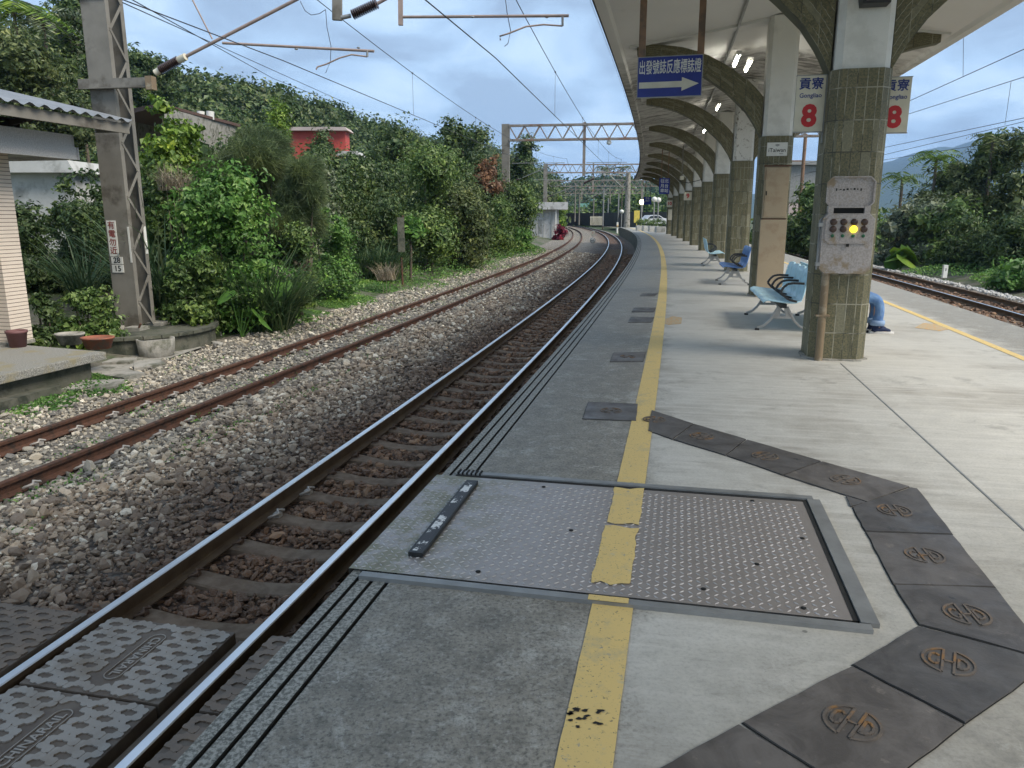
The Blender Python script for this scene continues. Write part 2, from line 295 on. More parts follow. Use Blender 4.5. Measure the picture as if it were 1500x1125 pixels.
# cover slabs
t = NT('rubber_cover'); pos = t.coord('Pos')
cc = t.mix(t.ramp(t.noise(pos, 4, 8, .7, .8), (.38, 0.), (.62, 1.)), (.072, .064, .058), (.132, .120, .110))
cc = t.mix(t.ramp(t.noise(pos, 11, 8, .75), (.60, 0.), (.66, .6)), cc, (.20, .175, .15)); cc = t.mix(t.ramp(t.noise(pos, 2.6, 6, .7), (.62, 0.), (.67, 1.)), cc, (.035, .036, .038))
cc = t.mix(1., cc, t.ramp(t.n('ShaderNodeObjectInfo').outputs['Random'], (0, (.75, .78, .82)), (1, (1.22, 1.2, 1.18))), 'MULTIPLY'); t.bump(t.noise(pos, 70, 5), .25, .004); M['cover'] = t.out(cc, t.rng(t.noise(pos, 3), .35, .65, .35, .65))
M['coverlogo'] = simple('worn_emboss', (.16, .125, .095), (.105, .09, .078), 30, .6, bump=.1, coord='Pos', stain=(.24, .13, .05), sc=9)
t = NT('crossing_panel_rubber'); pos = t.coord('Pos')
cc = t.mix(t.noise(pos, 5, 6), (.42, .375, .33), (.31, .265, .22)); cc = t.mix(t.ramp(t.noise(pos, 2.2, 6), (.50, 0.), (.68, .7)), cc, (.20, .14, .085)); M['xpanel'] = t.out(cc, .5)
M['xlow'] = simple('crossing_panel_recess', (.13, .095, .07), (.18, .14, .105), 8, .6, coord='Pos')
M['xbrown'] = simple('crossing_panel_rusty', (.24, .165, .11), (.18, .135, .10), 5, .5, coord='Pos')
t = NT('concrete_sleeper'); pos = t.coord('Pos'); M['sleeper'] = t.out(t.mix(t.ramp(t.noise(pos, 9, 6), (.4, 0.), (.6, 1.)), (.135, .092, .060), (.205, .150, .105)), .9); t.bump(t.noise(pos, 60, 4), .4, .004)
M['sleeperold'] = simple('old_sleeper', (.24, .215, .18), (.15, .13, .105), 9, .9, coord='Pos', bump=.4)
M['clip'] = simple('rail_clip_steel', (.62, .59, .54), (.42, .36, .30), 12, .55, metal=.3)
M['clipbrown'] = simple('rusty_clip', (.10, .055, .035), (.14, .09, .06), 12, .8)
M['panelpaint'] = simple('peeling_enamel', (.40, .36, .34), (.30, .275, .255), 60, .6, bump=.2, stain=(.26, .20, .13), sc=6, lo=.42, hi=.58)
M['pipe'] = simple('rusty_conduit', (.24, .175, .10), (.19, .135, .08), 3, .55, stain=(.33, .28, .20), sc=4)
M['hillsoil'] = simple('forest_floor', (.03, .042, .018), (.04, .05, .022), .2, .95, bump=0, coord='Pos')
M['mountain'] = simple('wooded_mountain', (.028, .048, .022), (.045, .068, .032), .004, .95, bump=0, coord='Pos')
M['stonewall'] = simple('dark_stone_wall', (.075, .07, .06), (.045, .043, .037), 3, .9, coord='Pos', bump=.5, bscale=9, dist=.05)
M['whitewallhut'] = simple('hut_wall_panels', (.52, .52, .51), (.42, .42, .42), 1.5, .7, stain=(.28, .28, .27), sc=2)

# ---------------------------------------------------------------- object helpers
def tag(o, label=None, cat=None, group=None, kind=None):
    if label: o['label'] = label
    if cat: o['category'] = cat
    if group: o['group'] = group
    if kind: o['kind'] = kind
    return o
def empty(name, loc=(0, 0, 0), rz=0, label=None, cat=None, group=None):
    o = bpy.data.objects.new(name, None); col.objects.link(o); o.location = loc; o.rotation_euler = (0, 0, rz); o.empty_display_size = .1
    return tag(o, label, cat, group)
def children(o): return [c for c in bpy.data.objects if c.parent == o]
def copy_tree(o, parent=None):
    c = o.copy(); col.objects.link(c); c.parent = parent
    for ch in children(o): copy_tree(ch, c)
    return c
def link(name, me, parent=None, loc=None, rz=0):
    o = bpy.data.objects.new(name, me); col.objects.link(o); o.parent = parent
    if loc is not None: o.location = loc
    if rz: o.rotation_euler = (0, 0, rz)
    return o
class MB:
    def __init__(s): s.v = []; s.f = []; s.mi = []; s.uv = []; s.sm = []
    def add(s, verts, faces, mi=0, uvs=None, smooth=False):
        o = len(s.v); s.v += [tuple(p) for p in verts]
        for k, f in enumerate(faces):
            s.f.append([o + i for i in f]); s.mi.append(mi); s.sm.append(smooth)
            s.uv.append(uvs[k] if uvs else None)
        return s
    def box(s, x0, x1, y0, y1, z0, z1, mi=0, M_=None):
        v = [Vector(p) for p in ((x0, y0, z0), (x1, y0, z0), (x1, y1, z0), (x0, y1, z0), (x0, y0, z1), (x1, y0, z1), (x1, y1, z1), (x0, y1, z1))]
        if M_ is not None: v = [M_ @ p for p in v]
        return s.add(v, [(0, 3, 2, 1), (4, 5, 6, 7), (0, 1, 5, 4), (1, 2, 6, 5), (2, 3, 7, 6), (3, 0, 4, 7)], mi)
    def prism(s, poly, a, b, axis='z', mi=0, M_=None):
        """poly in the two other axes, extruded from a to b"""
        def mk(p, t):
            q = {'z': (p[0], p[1], t), 'y': (p[0], t, p[1]), 'x': (t, p[0], p[1])}[axis]; q = Vector(q); return M_ @ q if M_ is not None else q
        n = len(poly); v = [mk(p, a) for p in poly] + [mk(p, b) for p in poly]
        return s.add(v, [tuple(range(n))[::-1], tuple(range(n, 2 * n))] + [(i, (i + 1) % n, n + (i + 1) % n, n + i) for i in range(n)], mi)
    def tube(s, pts, r, n=8, mi=0, caps=True):
        pts = [Vector(p) for p in pts]; rr = r if isinstance(r, (list, tuple)) else [r] * len(pts); rings = []
        up = Vector((0, 0, 1))
        for i, p in enumerate(pts):
            d = (pts[min(i + 1, len(pts) - 1)] - pts[max(i - 1, 0)]).normalized()
            a = d.cross(up if abs(d.z) < .95 else Vector((1, 0, 0))).normalized(); b = a.cross(d)
            rings.append([p + (a * math.cos(2 * math.pi * k / n) + b * math.sin(2 * math.pi * k / n)) * rr[i] for k in range(n)])
        v = [q for g in rings for q in g]; f = []
        for i in range(len(pts) - 1):
            for k in range(n): f.append((i * n + k, i * n + (k + 1) % n, (i + 1) * n + (k + 1) % n, (i + 1) * n + k))
        s.add(v, f, mi, smooth=True)
        if caps: s.add(rings[0], [tuple(range(n))[::-1]], mi); s.add(rings[-1], [tuple(range(n))], mi)
        return s
    def bar(s, a, b, wd, ht, mi=0):
        a, b = Vector(a), Vector(b); d = (b - a).normalized(); up = Vector((0, 0, 1)) if abs(d.z) < .95 else Vector((0, 1, 0))
        x = d.cross(up).normalized() * wd / 2; y = x.cross(d).normalized() * ht / 2
        v = [a - x - y, a + x - y, a + x + y, a - x + y, b - x - y, b + x - y, b + x + y, b - x + y]
        return s.add(v, [(0, 1, 2, 3), (7, 6, 5, 4), (0, 4, 5, 1), (1, 5, 6, 2), (2, 6, 7, 3), (3, 7, 4, 0)], mi)
    def lathe(s, prof, c=(0, 0, 0), n=16, mi=0, M_=None):
        c = Vector(c); v = []
        for r, z in prof:
            for k in range(n):
                q = Vector((r * math.cos(2 * math.pi * k / n), r * math.sin(2 * math.pi * k / n), z))
                v.append((M_ @ q if M_ is not None else q) + c)
        f = [(i * n + k, i * n + (k + 1) % n, (i + 1) * n + (k + 1) % n, (i + 1) * n + k) for i in range(len(prof) - 1) for k in range(n)]
        f += [tuple(range(n))[::-1], tuple(range((len(prof) - 1) * n, len(prof) * n))]
        return s.add(v, f, mi, smooth=True)
    def mesh(s, name, mats, bevel=0):
        me = bpy.data.meshes.new(name); me.from_pydata(s.v, [], s.f)
        for m in (mats if isinstance(mats, (list, tuple)) else [mats]): me.materials.append(m)
        me.polygons.foreach_set('material_index', s.mi); me.polygons.foreach_set('use_smooth', s.sm)
        if any(u is not None for u in s.uv):
            l = me.uv_layers.new(name='UVMap')
            for p, u in zip(me.polygons, s.uv):
                if u is not None:
                    for k, li in enumerate(p.loop_indices): l.data[li].uv = u[k]
        if bevel or True:
            bm = bmesh.new(); bm.from_mesh(me)
            if bevel:
                ed = [e for e in bm.edges if len(e.link_faces) == 2 and e.calc_face_angle(0) > .6]
                bmesh.ops.bevel(bm, geom=ed, offset=bevel, segments=2, profile=.7, affect='EDGES', clamp_overlap=True)
            bmesh.ops.recalc_face_normals(bm, faces=bm.faces); bm.to_mesh(me); bm.free()
        me.update(); return me
    def build(s, name, mats, parent=None, loc=None, rz=0, bevel=0):
        return link(name, s.mesh(name, mats, bevel), parent, loc, rz)
def fast(name, v, f, mat, colr=None, uv=None, smooth=False):
    v = np.asarray(v, np.float32); f = np.asarray(f, np.int32); k = f.shape[1]; me = bpy.data.meshes.new(name)
    me.vertices.add(len(v)); me.vertices.foreach_set('co', v.ravel()); me.loops.add(f.size); me.loops.foreach_set('vertex_index', f.ravel())
    me.polygons.add(len(f)); me.polygons.foreach_set('loop_start', np.arange(0, f.size, k, dtype=np.int32))
    me.polygons.foreach_set('use_smooth', np.full(len(f), smooth)); me.materials.append(mat)
    if colr is not None:
        a = me.color_attributes.new('Col', 'FLOAT_COLOR', 'POINT'); c = np.ones((len(v), 4), np.float32); c[:, :3] = colr; a.data.foreach_set('color', c.ravel())
    if uv is not None:
        l = me.uv_layers.new(name='UVMap'); l.data.foreach_set('uv', np.asarray(uv, np.float32)[f.ravel()].ravel())
    me.update(calc_edges=True); me.validate(); return me
def textmesh(body, size, mat, parent=None, name='lettering', ext=.002, bold=0., fat=0., sx=1., M_=None, loc=None, rz=0, align='CENTER'):
    cu = bpy.data.curves.new('txt', 'FONT'); cu.body = body; cu.size = size; cu.extrude = ext; cu.offset = bold; cu.align_x = align; cu.align_y = 'CENTER'; cu.resolution_u = 3
    ob = bpy.data.objects.new('txt', cu); col.objects.link(ob); bpy.context.view_layer.update()
    me = bpy.data.meshes.new_from_object(ob.evaluated_get(bpy.context.evaluated_depsgraph_get())); bpy.data.objects.remove(ob); bpy.data.curves.remove(cu)
    if fat:
        bm = bmesh.new(); bm.from_mesh(me); tmp = me.copy()
        for k, (ax, ay) in enumerate(((fat, 0), (-fat, 0), (0, fat), (0, -fat))):
            t2 = tmp.copy(); t2.transform(Matrix.Translation((ax, ay, -.00012 * (k + 1)))); bm.from_mesh(t2); bpy.data.meshes.remove(t2)
        bm.to_mesh(me); bm.free(); bpy.data.meshes.remove(tmp)
    me.transform(Matrix.Diagonal((sx, 1, 1, 1)))
    if M_ is not None: me.transform(M_)
    me.materials.clear(); me.materials.append(mat); me.name = name
    return link(name, me, parent, loc, rz)
UP = Matrix.Rotation(math.pi / 2, 4, 'X')     # text lying in XY -> standing, read from -Y
def sweep(name, prof, s0, s1, ds, mats, parent=None, mi=None, loop=False, e_off=lambda s: 0, z_off=lambda s: 0, caps=True):
    """profile of (e, z) carried along the curve of the line; UV = (e, s)"""
    ss = np.append(np.arange(s0, s1, ds), s1); n = len(prof); pe = np.array([p[0] for p in prof]); pz = np.array([p[1] for p in prof])
    V = []; UV = []
    for s in ss:
        x, y = Pn(np.full(n, s), pe + e_off(s)); V += list(zip(x, y, pz + z_off(s))); UV += list(zip(pe, np.full(n, s)))
    f = []; m = []
    k = n if loop else n - 1
    for i in range(len(ss) - 1):
        for j in range(k):
            j2 = (j + 1) % n; f.append((i * n + j, i * n + j2, (i + 1) * n + j2, (i + 1) * n + j)); m.append(mi[j] if mi else 0)
    me = bpy.data.meshes.new(name); ff = list(f)
    if loop and caps: ff += [tuple(range(n))[::-1], tuple(range((len(ss) - 1) * n, len(ss) * n))]; m += [0, 0]
    me.from_pydata(V, [], ff)
    for a in (mats if isinstance(mats, (list, tuple)) else [mats]): me.materials.append(a)
    me.polygons.foreach_set('material_index', m)
    l = me.uv_layers.new(name='UVMap'); vi = np.zeros(len(me.loops), np.int32); me.loops.foreach_get('vertex_index', vi); l.data.foreach_set('uv', np.array(UV, np.float32)[vi].ravel())
    bm = bmesh.new(); bm.from_mesh(me); bmesh.ops.recalc_face_normals(bm, faces=bm.faces)
    if not loop:
        if sum(fc.normal.z for fc in bm.faces) < 0: bmesh.ops.reverse_faces(bm, faces=bm.faces)
    bm.to_mesh(me); bm.free()
    return link(name, me, parent)
rg = np.random.default_rng(7); random.seed(7)

# ---------------------------------------------------------------- ground and platform
def siding(s): return -3.71 - .4 * min(1, max(0, (s - 45) / 55))
def ground():
    mb = MB(); mb.add([(-4000, -300, -1.7), (4000, -300, -1.7), (4000, 5000, -1.7), (-4000, 5000, -1.7)], [(0, 1, 2, 3)])
    tag(mb.build('ground', M['land']), kind='structure')
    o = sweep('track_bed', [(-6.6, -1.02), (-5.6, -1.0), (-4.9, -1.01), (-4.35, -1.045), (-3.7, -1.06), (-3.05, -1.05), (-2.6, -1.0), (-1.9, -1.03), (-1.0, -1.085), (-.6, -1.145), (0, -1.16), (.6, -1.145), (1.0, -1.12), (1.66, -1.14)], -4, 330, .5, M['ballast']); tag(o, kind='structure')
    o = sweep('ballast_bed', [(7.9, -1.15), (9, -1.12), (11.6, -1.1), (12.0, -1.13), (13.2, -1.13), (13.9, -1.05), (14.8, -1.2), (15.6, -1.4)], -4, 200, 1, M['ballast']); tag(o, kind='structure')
    # left bank rising from the weeds to the hill
    ss = np.arange(-12, 330, 2.); ee = np.array([-6.3, -6.9, -7.8, -9, -11, -14, -20, -30, -45, -70, -110, -200.])
    zz = np.array([-1.06, -.98, -.82, -.62, -.3, 0, .6, 2, 6, 13, 18, 18.]); V = []
    for s in ss:
        x, y = Pn(np.full(len(ee), s), ee)
        for a, b, c, e in zip(x, y, zz, ee):
            k = max(0., min(1., (s - 90) / 90)) if e < -20 else 0.
            V.append((a, b, c * (1 - .75 * k) + .12 * mnoise.noise(Vector((a * .5, b * .5, 0))) * min(1, (abs(e) - 6.3))))
    n = len(ee); F = [(i * n + j, i * n + j + 1, (i + 1) * n + j + 1, (i + 1) * n + j) for i in range(len(ss) - 1) for j in range(n - 1)]
    o = link('hillside', fast('hillside', V, F, M['soil'], smooth=True)); tag(o, kind='structure')
    o = sweep('right_bank', [(15.3, -1.33), (17, -1.0), (20, -.8), (30, -.6), (60, 0), (120, 1)], -4, 200, 2, M['soil']); tag(o, kind='structure')
ground()
EDGE, REDGE = 1.627, 8.0
def platform():
    g = .018; pr = [(EDGE, -1.3), (EDGE, 0)]; mi = [1]
    for ge in (1.672, 1.742, 1.815):
        pr += [(ge, 0), (ge, -.014), (ge + g, -.014), (ge + g, 0)]; mi += [0, 2, 2, 2]
    pr += [(2.4, 0), (3.2, 0), (4.9, 0), (6.5, 0), (REDGE, 0), (REDGE, -1.3)]; mi += [0, 0, 0, 0, 0, 1]
    o = sweep('platform', pr, -3, 108, .4, [M['platform'], M['mosswall'], M['dark']], mi=mi); tag(o, kind='structure')
platform()
# the two yellow lines: painted strips
def line_strip(name, e0, e1, s0, s1, ds, z=.004, jag=0., jag_ends=0.):
    V = []; F = []; ss = np.append(np.arange(s0, s1, ds), s1); n = len(ss)
    for i, s in enumerate(ss):
        a = mnoise.noise(Vector((s * 9, 1, 0))) * jag; b = mnoise.noise(Vector((s * 9, 5, 0))) * jag
        for k in range(5):
            e = e0 + a + (e1 + b - e0 - a) * k / 4; sx = s
            if jag_ends and i in (0, n - 1): sx += (1 if i else -1) * jag_ends * mnoise.noise(Vector((k * 1.7, s * 3, 2)))
            p = P(sx, e, z); V.append(tuple(p))
    for i in range(n - 1):
        for k in range(4): F.append((i * 5 + k, i * 5 + k + 1, (i + 1) * 5 + k + 1, (i + 1) * 5 + k))
    return link(name, fast(name, V, F, M['yellow']))
yl = empty('yellow_line', P(5, 2.8), 0, 'worn yellow safety line beside the grooved platform edge', 'line marking')
def under(parent, *obs):
    for o in obs:
        o.parent = parent; o.matrix_parent_inverse = Matrix.Translation(-Vector(parent.location)) if not parent.rotation_euler.z else (Matrix.Translation(parent.location) @ Matrix.Rotation(parent.rotation_euler.z, 4, 'Z')).inverted()
under(yl, line_strip('painted_strip', 2.74, 2.91, -2, 3.62, .05, jag=.004), line_strip('painted_strip', 2.72, 2.89, 5.06, 104, .1, jag=.004),
      line_strip('painted_strip', 2.72, 2.89, 4.45, 4.985, .03, z=.0168, jag=.012, jag_ends=.06), line_strip('painted_strip', 2.715, 2.885, 3.76, 4.39, .03, z=.0168, jag=.012, jag_ends=.04), line_strip('painted_strip', 2.72, 2.89, 3.588, 3.634, .02, z=.0215))
_r = random.Random(4)
sc_ = MB()
for k in range(16):
    c = gz(858 + _r.uniform(-24, 24), 1050 + _r.uniform(-12, 14), .0062); n_ = 7; sc_.add([c + Vector((math.cos(j * .9) * _r.uniform(.004, .016), math.sin(j * .9) * _r.uniform(.003, .010), 0)) for j in range(n_)], [tuple(range(n_))])
sc_ = sc_.build('black_scuffs', M['dark']); under(yl, sc_); sc_['kind'] = 'stuff'
o = line_strip('yellow_line', 6.89, 7.0, 5, 104, .4); tag(o, 'thin yellow line along the far right platform edge', 'line marking')

# joint lines in the slab
mb = MB()
for s0, e0, s1, e1 in ((9.45, 4.84, 3.0, 4.86),):
    a, b = P(s0, e0, .002), P(s1, e1, .002); mb.bar(a, b, .012, .003)
tag(mb.build('joint_line', M['galv']), 'thin grey expansion joint running from the nearest column', 'expansion joint')

# ---------------------------------------------------------------- checker plate hatch
def hatch():
    s0, s1, e0, e1 = 3.66, 4.98, EDGE - .02, 3.78
    root = empty('floor_hatch', P(4.3, 2.7), 0, 'chequered steel plate hatch set across the yellow line at the platform edge', 'floor hatch')
    V = []; F = []; UV = []; ns, ne = 8, 12
    for i in range(ns + 1):
        for j in range(ne + 1):
            s = s0 + (s1 - s0) * i / ns; e = e0 + (e1 - e0) * j / ne; V.append(tuple(P(s, e, .012))); UV.append((e, s))
    F = [(i * (ne + 1) + j, i * (ne + 1) + j + 1, (i + 1) * (ne + 1) + j + 1, (i + 1) * (ne + 1) + j) for i in range(ns) for j in range(ne)]
    pl = link('plate', fast('plate', V, F, M['checker'], uv=UV)); 
    mb = MB()
    q = [P(s0, e0, -.03), P(s0, e0, .012), P(s1, e0, .012), P(s1, e0, -.03)]; mb.add(q, [(0, 1, 2, 3)])
    lip = mb.build('plate_lip', M['galv'])
    # tread bars
    V = []; F = []; k = 0; p = .036
    for i in range(int((s1 - s0 - .04) / p)):
        for j in range(int((e1 - e0 - .03) / p)):
            s = s0 + .025 + i * p; e = e0 + .025 + j * p; c = P(s, e, .0125); a = math.pi / 4 if (i + j) % 2 else -math.pi / 4
            a -= TH(s); d = Vector((math.cos(a), math.sin(a), 0)) * .0155; n = Vector((-math.sin(a), math.cos(a), 0)) * .0042
            V += [tuple(c - d), tuple(c + n), tuple(c + d), tuple(c - n), tuple(c - d * .5 + Vector((0, 0, .0032))), tuple(c + d * .5 + Vector((0, 0, .0032)))]
            b = len(V) - 6; F += [(b, b + 4, b + 1), (b + 1, b + 4, b + 5), (b + 1, b + 5, b + 2), (b + 2, b + 5, b + 3), (b + 3, b + 5, b + 4), (b + 3, b + 4, b)]
    tr = link('tread_pattern', fast('tread_pattern', V, [f[::-1] for f in F], M['tread']))
    def frame_bar(sa, ea, sb, eb, wd, z, mat, name='frame'):
        mb = MB(); a, b = P(sa, ea, z), P(sb, eb, z); mb.bar(a, b, wd, .022); return mb.build(name, mat)
    fr = [frame_bar(s0 - .05, EDGE + .06, s0 - .05, e1 + .06, .045, .008, M['galv']), frame_bar(s1 + .055, EDGE + .12, s1 + .055, e1 + .06, .05, .012, M['galv']),
          frame_bar(s0 - .02, e1 + .06, s1 + .03, e1 + .06, .07, .010, M['galv'])]
    gp = MB()
    gp.bar(P(s1 + .016, EDGE + .1, .008), P(s1 + .016, e1 + .02, .008), .028, .012); gp.bar(P(s0 + .0, e1 + .012, .008), P(s1, e1 + .012, .008), .024, .012); gp.bar(P(s0 - .018, EDGE + .05, .006), P(s0 - .018, e1 + .01, .006), .016, .012)
    for i in range(6): gp.bar(P(s1 + .03, EDGE + .11 + i * .028, .012), P(s1 + .09, EDGE + .11 + i * .028, .014), .012, .03)
    gap = gp.build('gap_shade', M['dark'])  # near-black strips laid on top, painting in the shade of a recessed gap
    # foot bar with flaking white paint
    t = NT('flaking_white_bar'); pos = t.coord('Pos'); t.out(t.mix(t.ramp(t.noise(pos, 7, 8, .75), (.46, 0.), (.48, 1.)), (.74, .73, .70), (.05, .05, .055)), .6)
    a, b = P(3.83, 1.87, .026), P(4.86, 1.87, .026); bar = MB().bar(a, b, .072, .024).build('kick_bar', M['black'], bevel=.003)
    wt = MB(); n = 30
    L_ = [P(3.85 + 1.0 * k / n, 1.87 - .022 + .008 * mnoise.noise(Vector((k * .7, 1, 0))), .0386) for k in range(n + 1)]; R_ = [P(3.85 + 1.0 * k / n, 1.87 + .022 + .008 * mnoise.noise(Vector((k * .7, 9, 0))), .0386) for k in range(n + 1)]
    wt.add(L_ + R_, [(k, k + 1, n + 2 + k, n + 1 + k) for k in range(n)]); wtp = wt.build('white_paint', [t.m]); under(root, wtp)
    bo = []
    for (ss, e) in ((4.9, 2.3), (4.93, 3.5), (3.75, 2.2), (4.1, 3.45), (3.8, 3.2), (4.3, 2.55), (3.72, 3.6), (4.45, 3.7)): bo.append(MB().lathe([(.012, 0), (.012, .003), (.006, .005)], P(ss, e, .013), 8).build('bolt_head', M['dark']))
    under(root, pl, lip, tr, *fr, gap, bar, *bo)
hatch()

# ---------------------------------------------------------------- cable trench covers
def cover(px, logo, label, group, ang=0, size=.085):
    pts = [gz(x, y, 0) for x, y in px]; c = sum(pts, Vector()) / len(pts); pts = [c + (p - c) * .985 for p in pts]
    mb = MB(); jag = []
    for i, p in enumerate(pts):
        q = pts[(i + 1) % len(pts)]
        for k in range(6):
            r = p.lerp(q, k / 6); jag.append(r + Vector((random.uniform(-1, 1), random.uniform(-1, 1), 0)) * .003)
    n = len(jag); top = [r - c + Vector((0, 0, .009)) for r in jag]; bot = [(r - c) * 1.01 + Vector((0, 0, -.01)) for r in jag]
    mb.add(top + bot, [tuple(range(n))] + [(i, n + i, n + (i + 1) % n, (i + 1) % n) for i in range(n)])
    o = mb.build('trench_cover', M['cover'], None, c); tag(o, label, 'cable cover', group)
    g = MB(); big = [(r - c) * 1.025 + Vector((0, 0, .003)) for r in jag]; g.add(big, [tuple(range(n))]); g.build('dark_joint', M['dark'], o)
    if logo:
        L = gz(*logo, 0) - c; lg = MB(); N = 40
        def stroke(pl, r=.0055):
            for a, b in zip(pl[:-1], pl[1:]): lg.bar((a[0], a[1], .0105), (b[0], b[1], .0105), r * 1.6, .006)
        for k0, k1 in ((.06 * math.pi, .42 * math.pi), (.58 * math.pi, 1.42 * math.pi), (1.58 * math.pi, 1.94 * math.pi), (-.06 * math.pi, .06 * math.pi)):
            stroke([(size * math.cos(k0 + (k1 - k0) * k / 12), size * math.sin(k0 + (k1 - k0) * k / 12)) for k in range(13)])
        q = size
        stroke([(-.22 * q, -.95 * q), (-.22 * q, .95 * q)]); stroke([(.22 * q, -.95 * q), (.22 * q, .95 * q)]); stroke([(-.22 * q, 0), (.22 * q, 0)])
        stroke([(-.38 * q, .32 * q), (-.52 * q, .45 * q), (-.7 * q, .3 * q), (-.74 * q, 0), (-.7 * q, -.3 * q), (-.52 * q, -.45 * q), (-.38 * q, -.32 * q), (-.38 * q, -.05 * q)])
        stroke([(.38 * q, -.42 * q), (.38 * q, .42 * q), (.55 * q, .4 * q), (.72 * q, .2 * q), (.75 * q, 0), (.72 * q, -.2 * q), (.55 * q, -.4 * q), (.38 * q, -.42 * q)])
        lo = lg.build('embossed_emblem', M['coverlogo'], o, L, ang)
    return o
GC = 'dark cable trench covers in the platform'
cover([(853, 614.5), (862, 589.6), (935, 592.5), (932, 617.5)], (895, 603), 'square dark cover with round emblem just left of the yellow line', GC, 0)
cover([(949, 632), (954, 601.7), (1015.7, 621.7), (985, 644.5)], (958, 616), 'first path cover, emblem half hidden by the yellow line', GC, -.5)
cover([(986, 645), (1016.5, 622), (1093, 644.5), (1063, 668)], (1028, 640.7), 'second path cover from the yellow line, with round emblem', GC, -.9)
cover([(1064, 668.5), (1094, 645), (1203, 676.7), (1146.7, 697)], (1120.7, 670), 'third path cover from the yellow line, brownish with emblem', GC, -.9)
cover([(1148, 697.5), (1204, 677), (1333, 714), (1270, 737)], (1238, 705), 'cover at the far bend of the path with a mortar smear', GC, -.9)
cover([(1239, 728), (1269.5, 737.6), (1246, 743.5)], None, 'small triangular filler cover at the far bend of the path', GC)
cover([(1248, 744), (1335, 715.5), (1344, 717), (1396, 784), (1267, 779.5)], (1310, 750), 'cover just past the far bend with chipped mortar corner', GC, -.15)
cover([(1268, 781), (1396.5, 785.5), (1458, 861.5), (1308, 857.5)], (1354, 816), 'middle cover of the straight run right of the hatch', GC, -.15)
cover([(1309, 858.5), (1459, 863), (1543, 970), (1346, 916.5)], (1416, 903), 'large cover before the near bend with a dark oily stain', GC, -.15)
cover([(1344, 918.5), (1542, 972), (1414, 1062.5), (1249, 976)], (1389, 973), 'large cover at the near bend at the right picture edge', GC, -.55)
cover([(1247, 977.5), (1412, 1064), (1265, 1175), (1086, 1061.5)], (1248, 1063), 'nearest cover with a rusty emblem at the bottom of the photo', GC, -.75)
cover([(1083, 1063), (1263, 1177), (1060, 1320), (870, 1180)], None, 'plain cover cut by the bottom picture edge', GC)
for x0, x1, y0, y1, lb in ((893, 946, 516.5, 530.5, 'small cover left of the yellow line, nearest of the far set'), (920, 958, 465, 472.5, 'small narrow cover left of the yellow line, second of the far set'), (925, 961, 451, 457.5, 'small narrow cover left of the yellow line, third of the far set'), (937, 963, 430, 434, 'small narrow cover left of the yellow line, farthest of the set')):
    cover([(x0, y1), (x0 + 6 if y0 > 500 else x0 + 4, y0), (x1, y0), (x1 - 4, y1)], ((x0 + x1) / 2, (y0 + y1) / 2) if y0 > 500 else None, lb, GC)

# orange spray marks
for k, (poly, lb) in enumerate((([(968, 470), (985, 463), (999, 465), (998, 474), (980, 476), (970, 474)], 'faded orange spray mark right of the yellow line'), ([(1340, 480), (1352, 473), (1368, 474), (1396, 481), (1376, 485)], 'orange spray patch beside the right hand yellow line'))):
    pp = [gz(x, y, .003) for x, y in poly]; c = sum(pp, Vector()) / len(pp); mb = MB(); mb.add([p - c for p in pp], [tuple(range(len(pp)))])
    tag(mb.build('paint_mark', M['orange'], None, c), lb, 'paint mark')

# ---------------------------------------------------------------- rails
def rail(label, e_off, ztop, s0, s1, mats, group, ds=.5):
    hw, bw, ww = .033, .064, .008
    pr = [(-bw, -.153), (-bw, -.143), (-ww - .01, -.128), (-ww, -.115), (-ww, -.045), (-hw, -.036), (-hw, -.006), (-hw + .007, 0), (hw - .007, 0), (hw, -.006), (hw, -.036), (ww, -.045), (ww, -.115), (ww + .01, -.128), (bw, -.143), (bw, -.153)]
    pr = [(a, b + ztop) for a, b in pr]; mi = [0] * 6 + [1, 1, 1] + [0] * 7
    o = sweep('railway_rail', pr, s0, s1, ds, mats, mi=mi, loop=True, e_off=e_off); tag(o, label, 'rail', group); return o
ZR, ZS, G2 = -.942, -.868, .566
rail('shiny left rail of the main track beside the brown ballast', lambda s: -G2, ZR, -3, 330, [M['railside'], M['railtop']], 'rails of the main track')
rail('shiny right rail of the main track, closest to the platform edge', lambda s: G2, ZR, -3, 330, [M['railside'], M['railtop']], 'rails of the main track')
rail('red-brown rusty rail of the siding, the one nearer the bushes', lambda s: siding(s) - G2, ZS, -3, 170, [M['rust'], M['rust']], 'rusty rails of the siding')
rail('red-brown rusty rail of the siding, the one nearer the main track', lambda s: siding(s) + G2, ZS, -3, 170, [M['rust'], M['rust']], 'rusty rails of the siding')
rail('near rail of the track beyond the right platform edge', lambda s: 12.65 - G2, ZR, 0, 150, [M['railside'], M['railtop']], 'rails of the right hand track', 1.)
rail('far rail of the right hand track, beside the pale ballast', lambda s: 12.65 + G2, ZR, 0, 150, [M['railside'], M['railside']], 'rails of the right hand track', 1.)

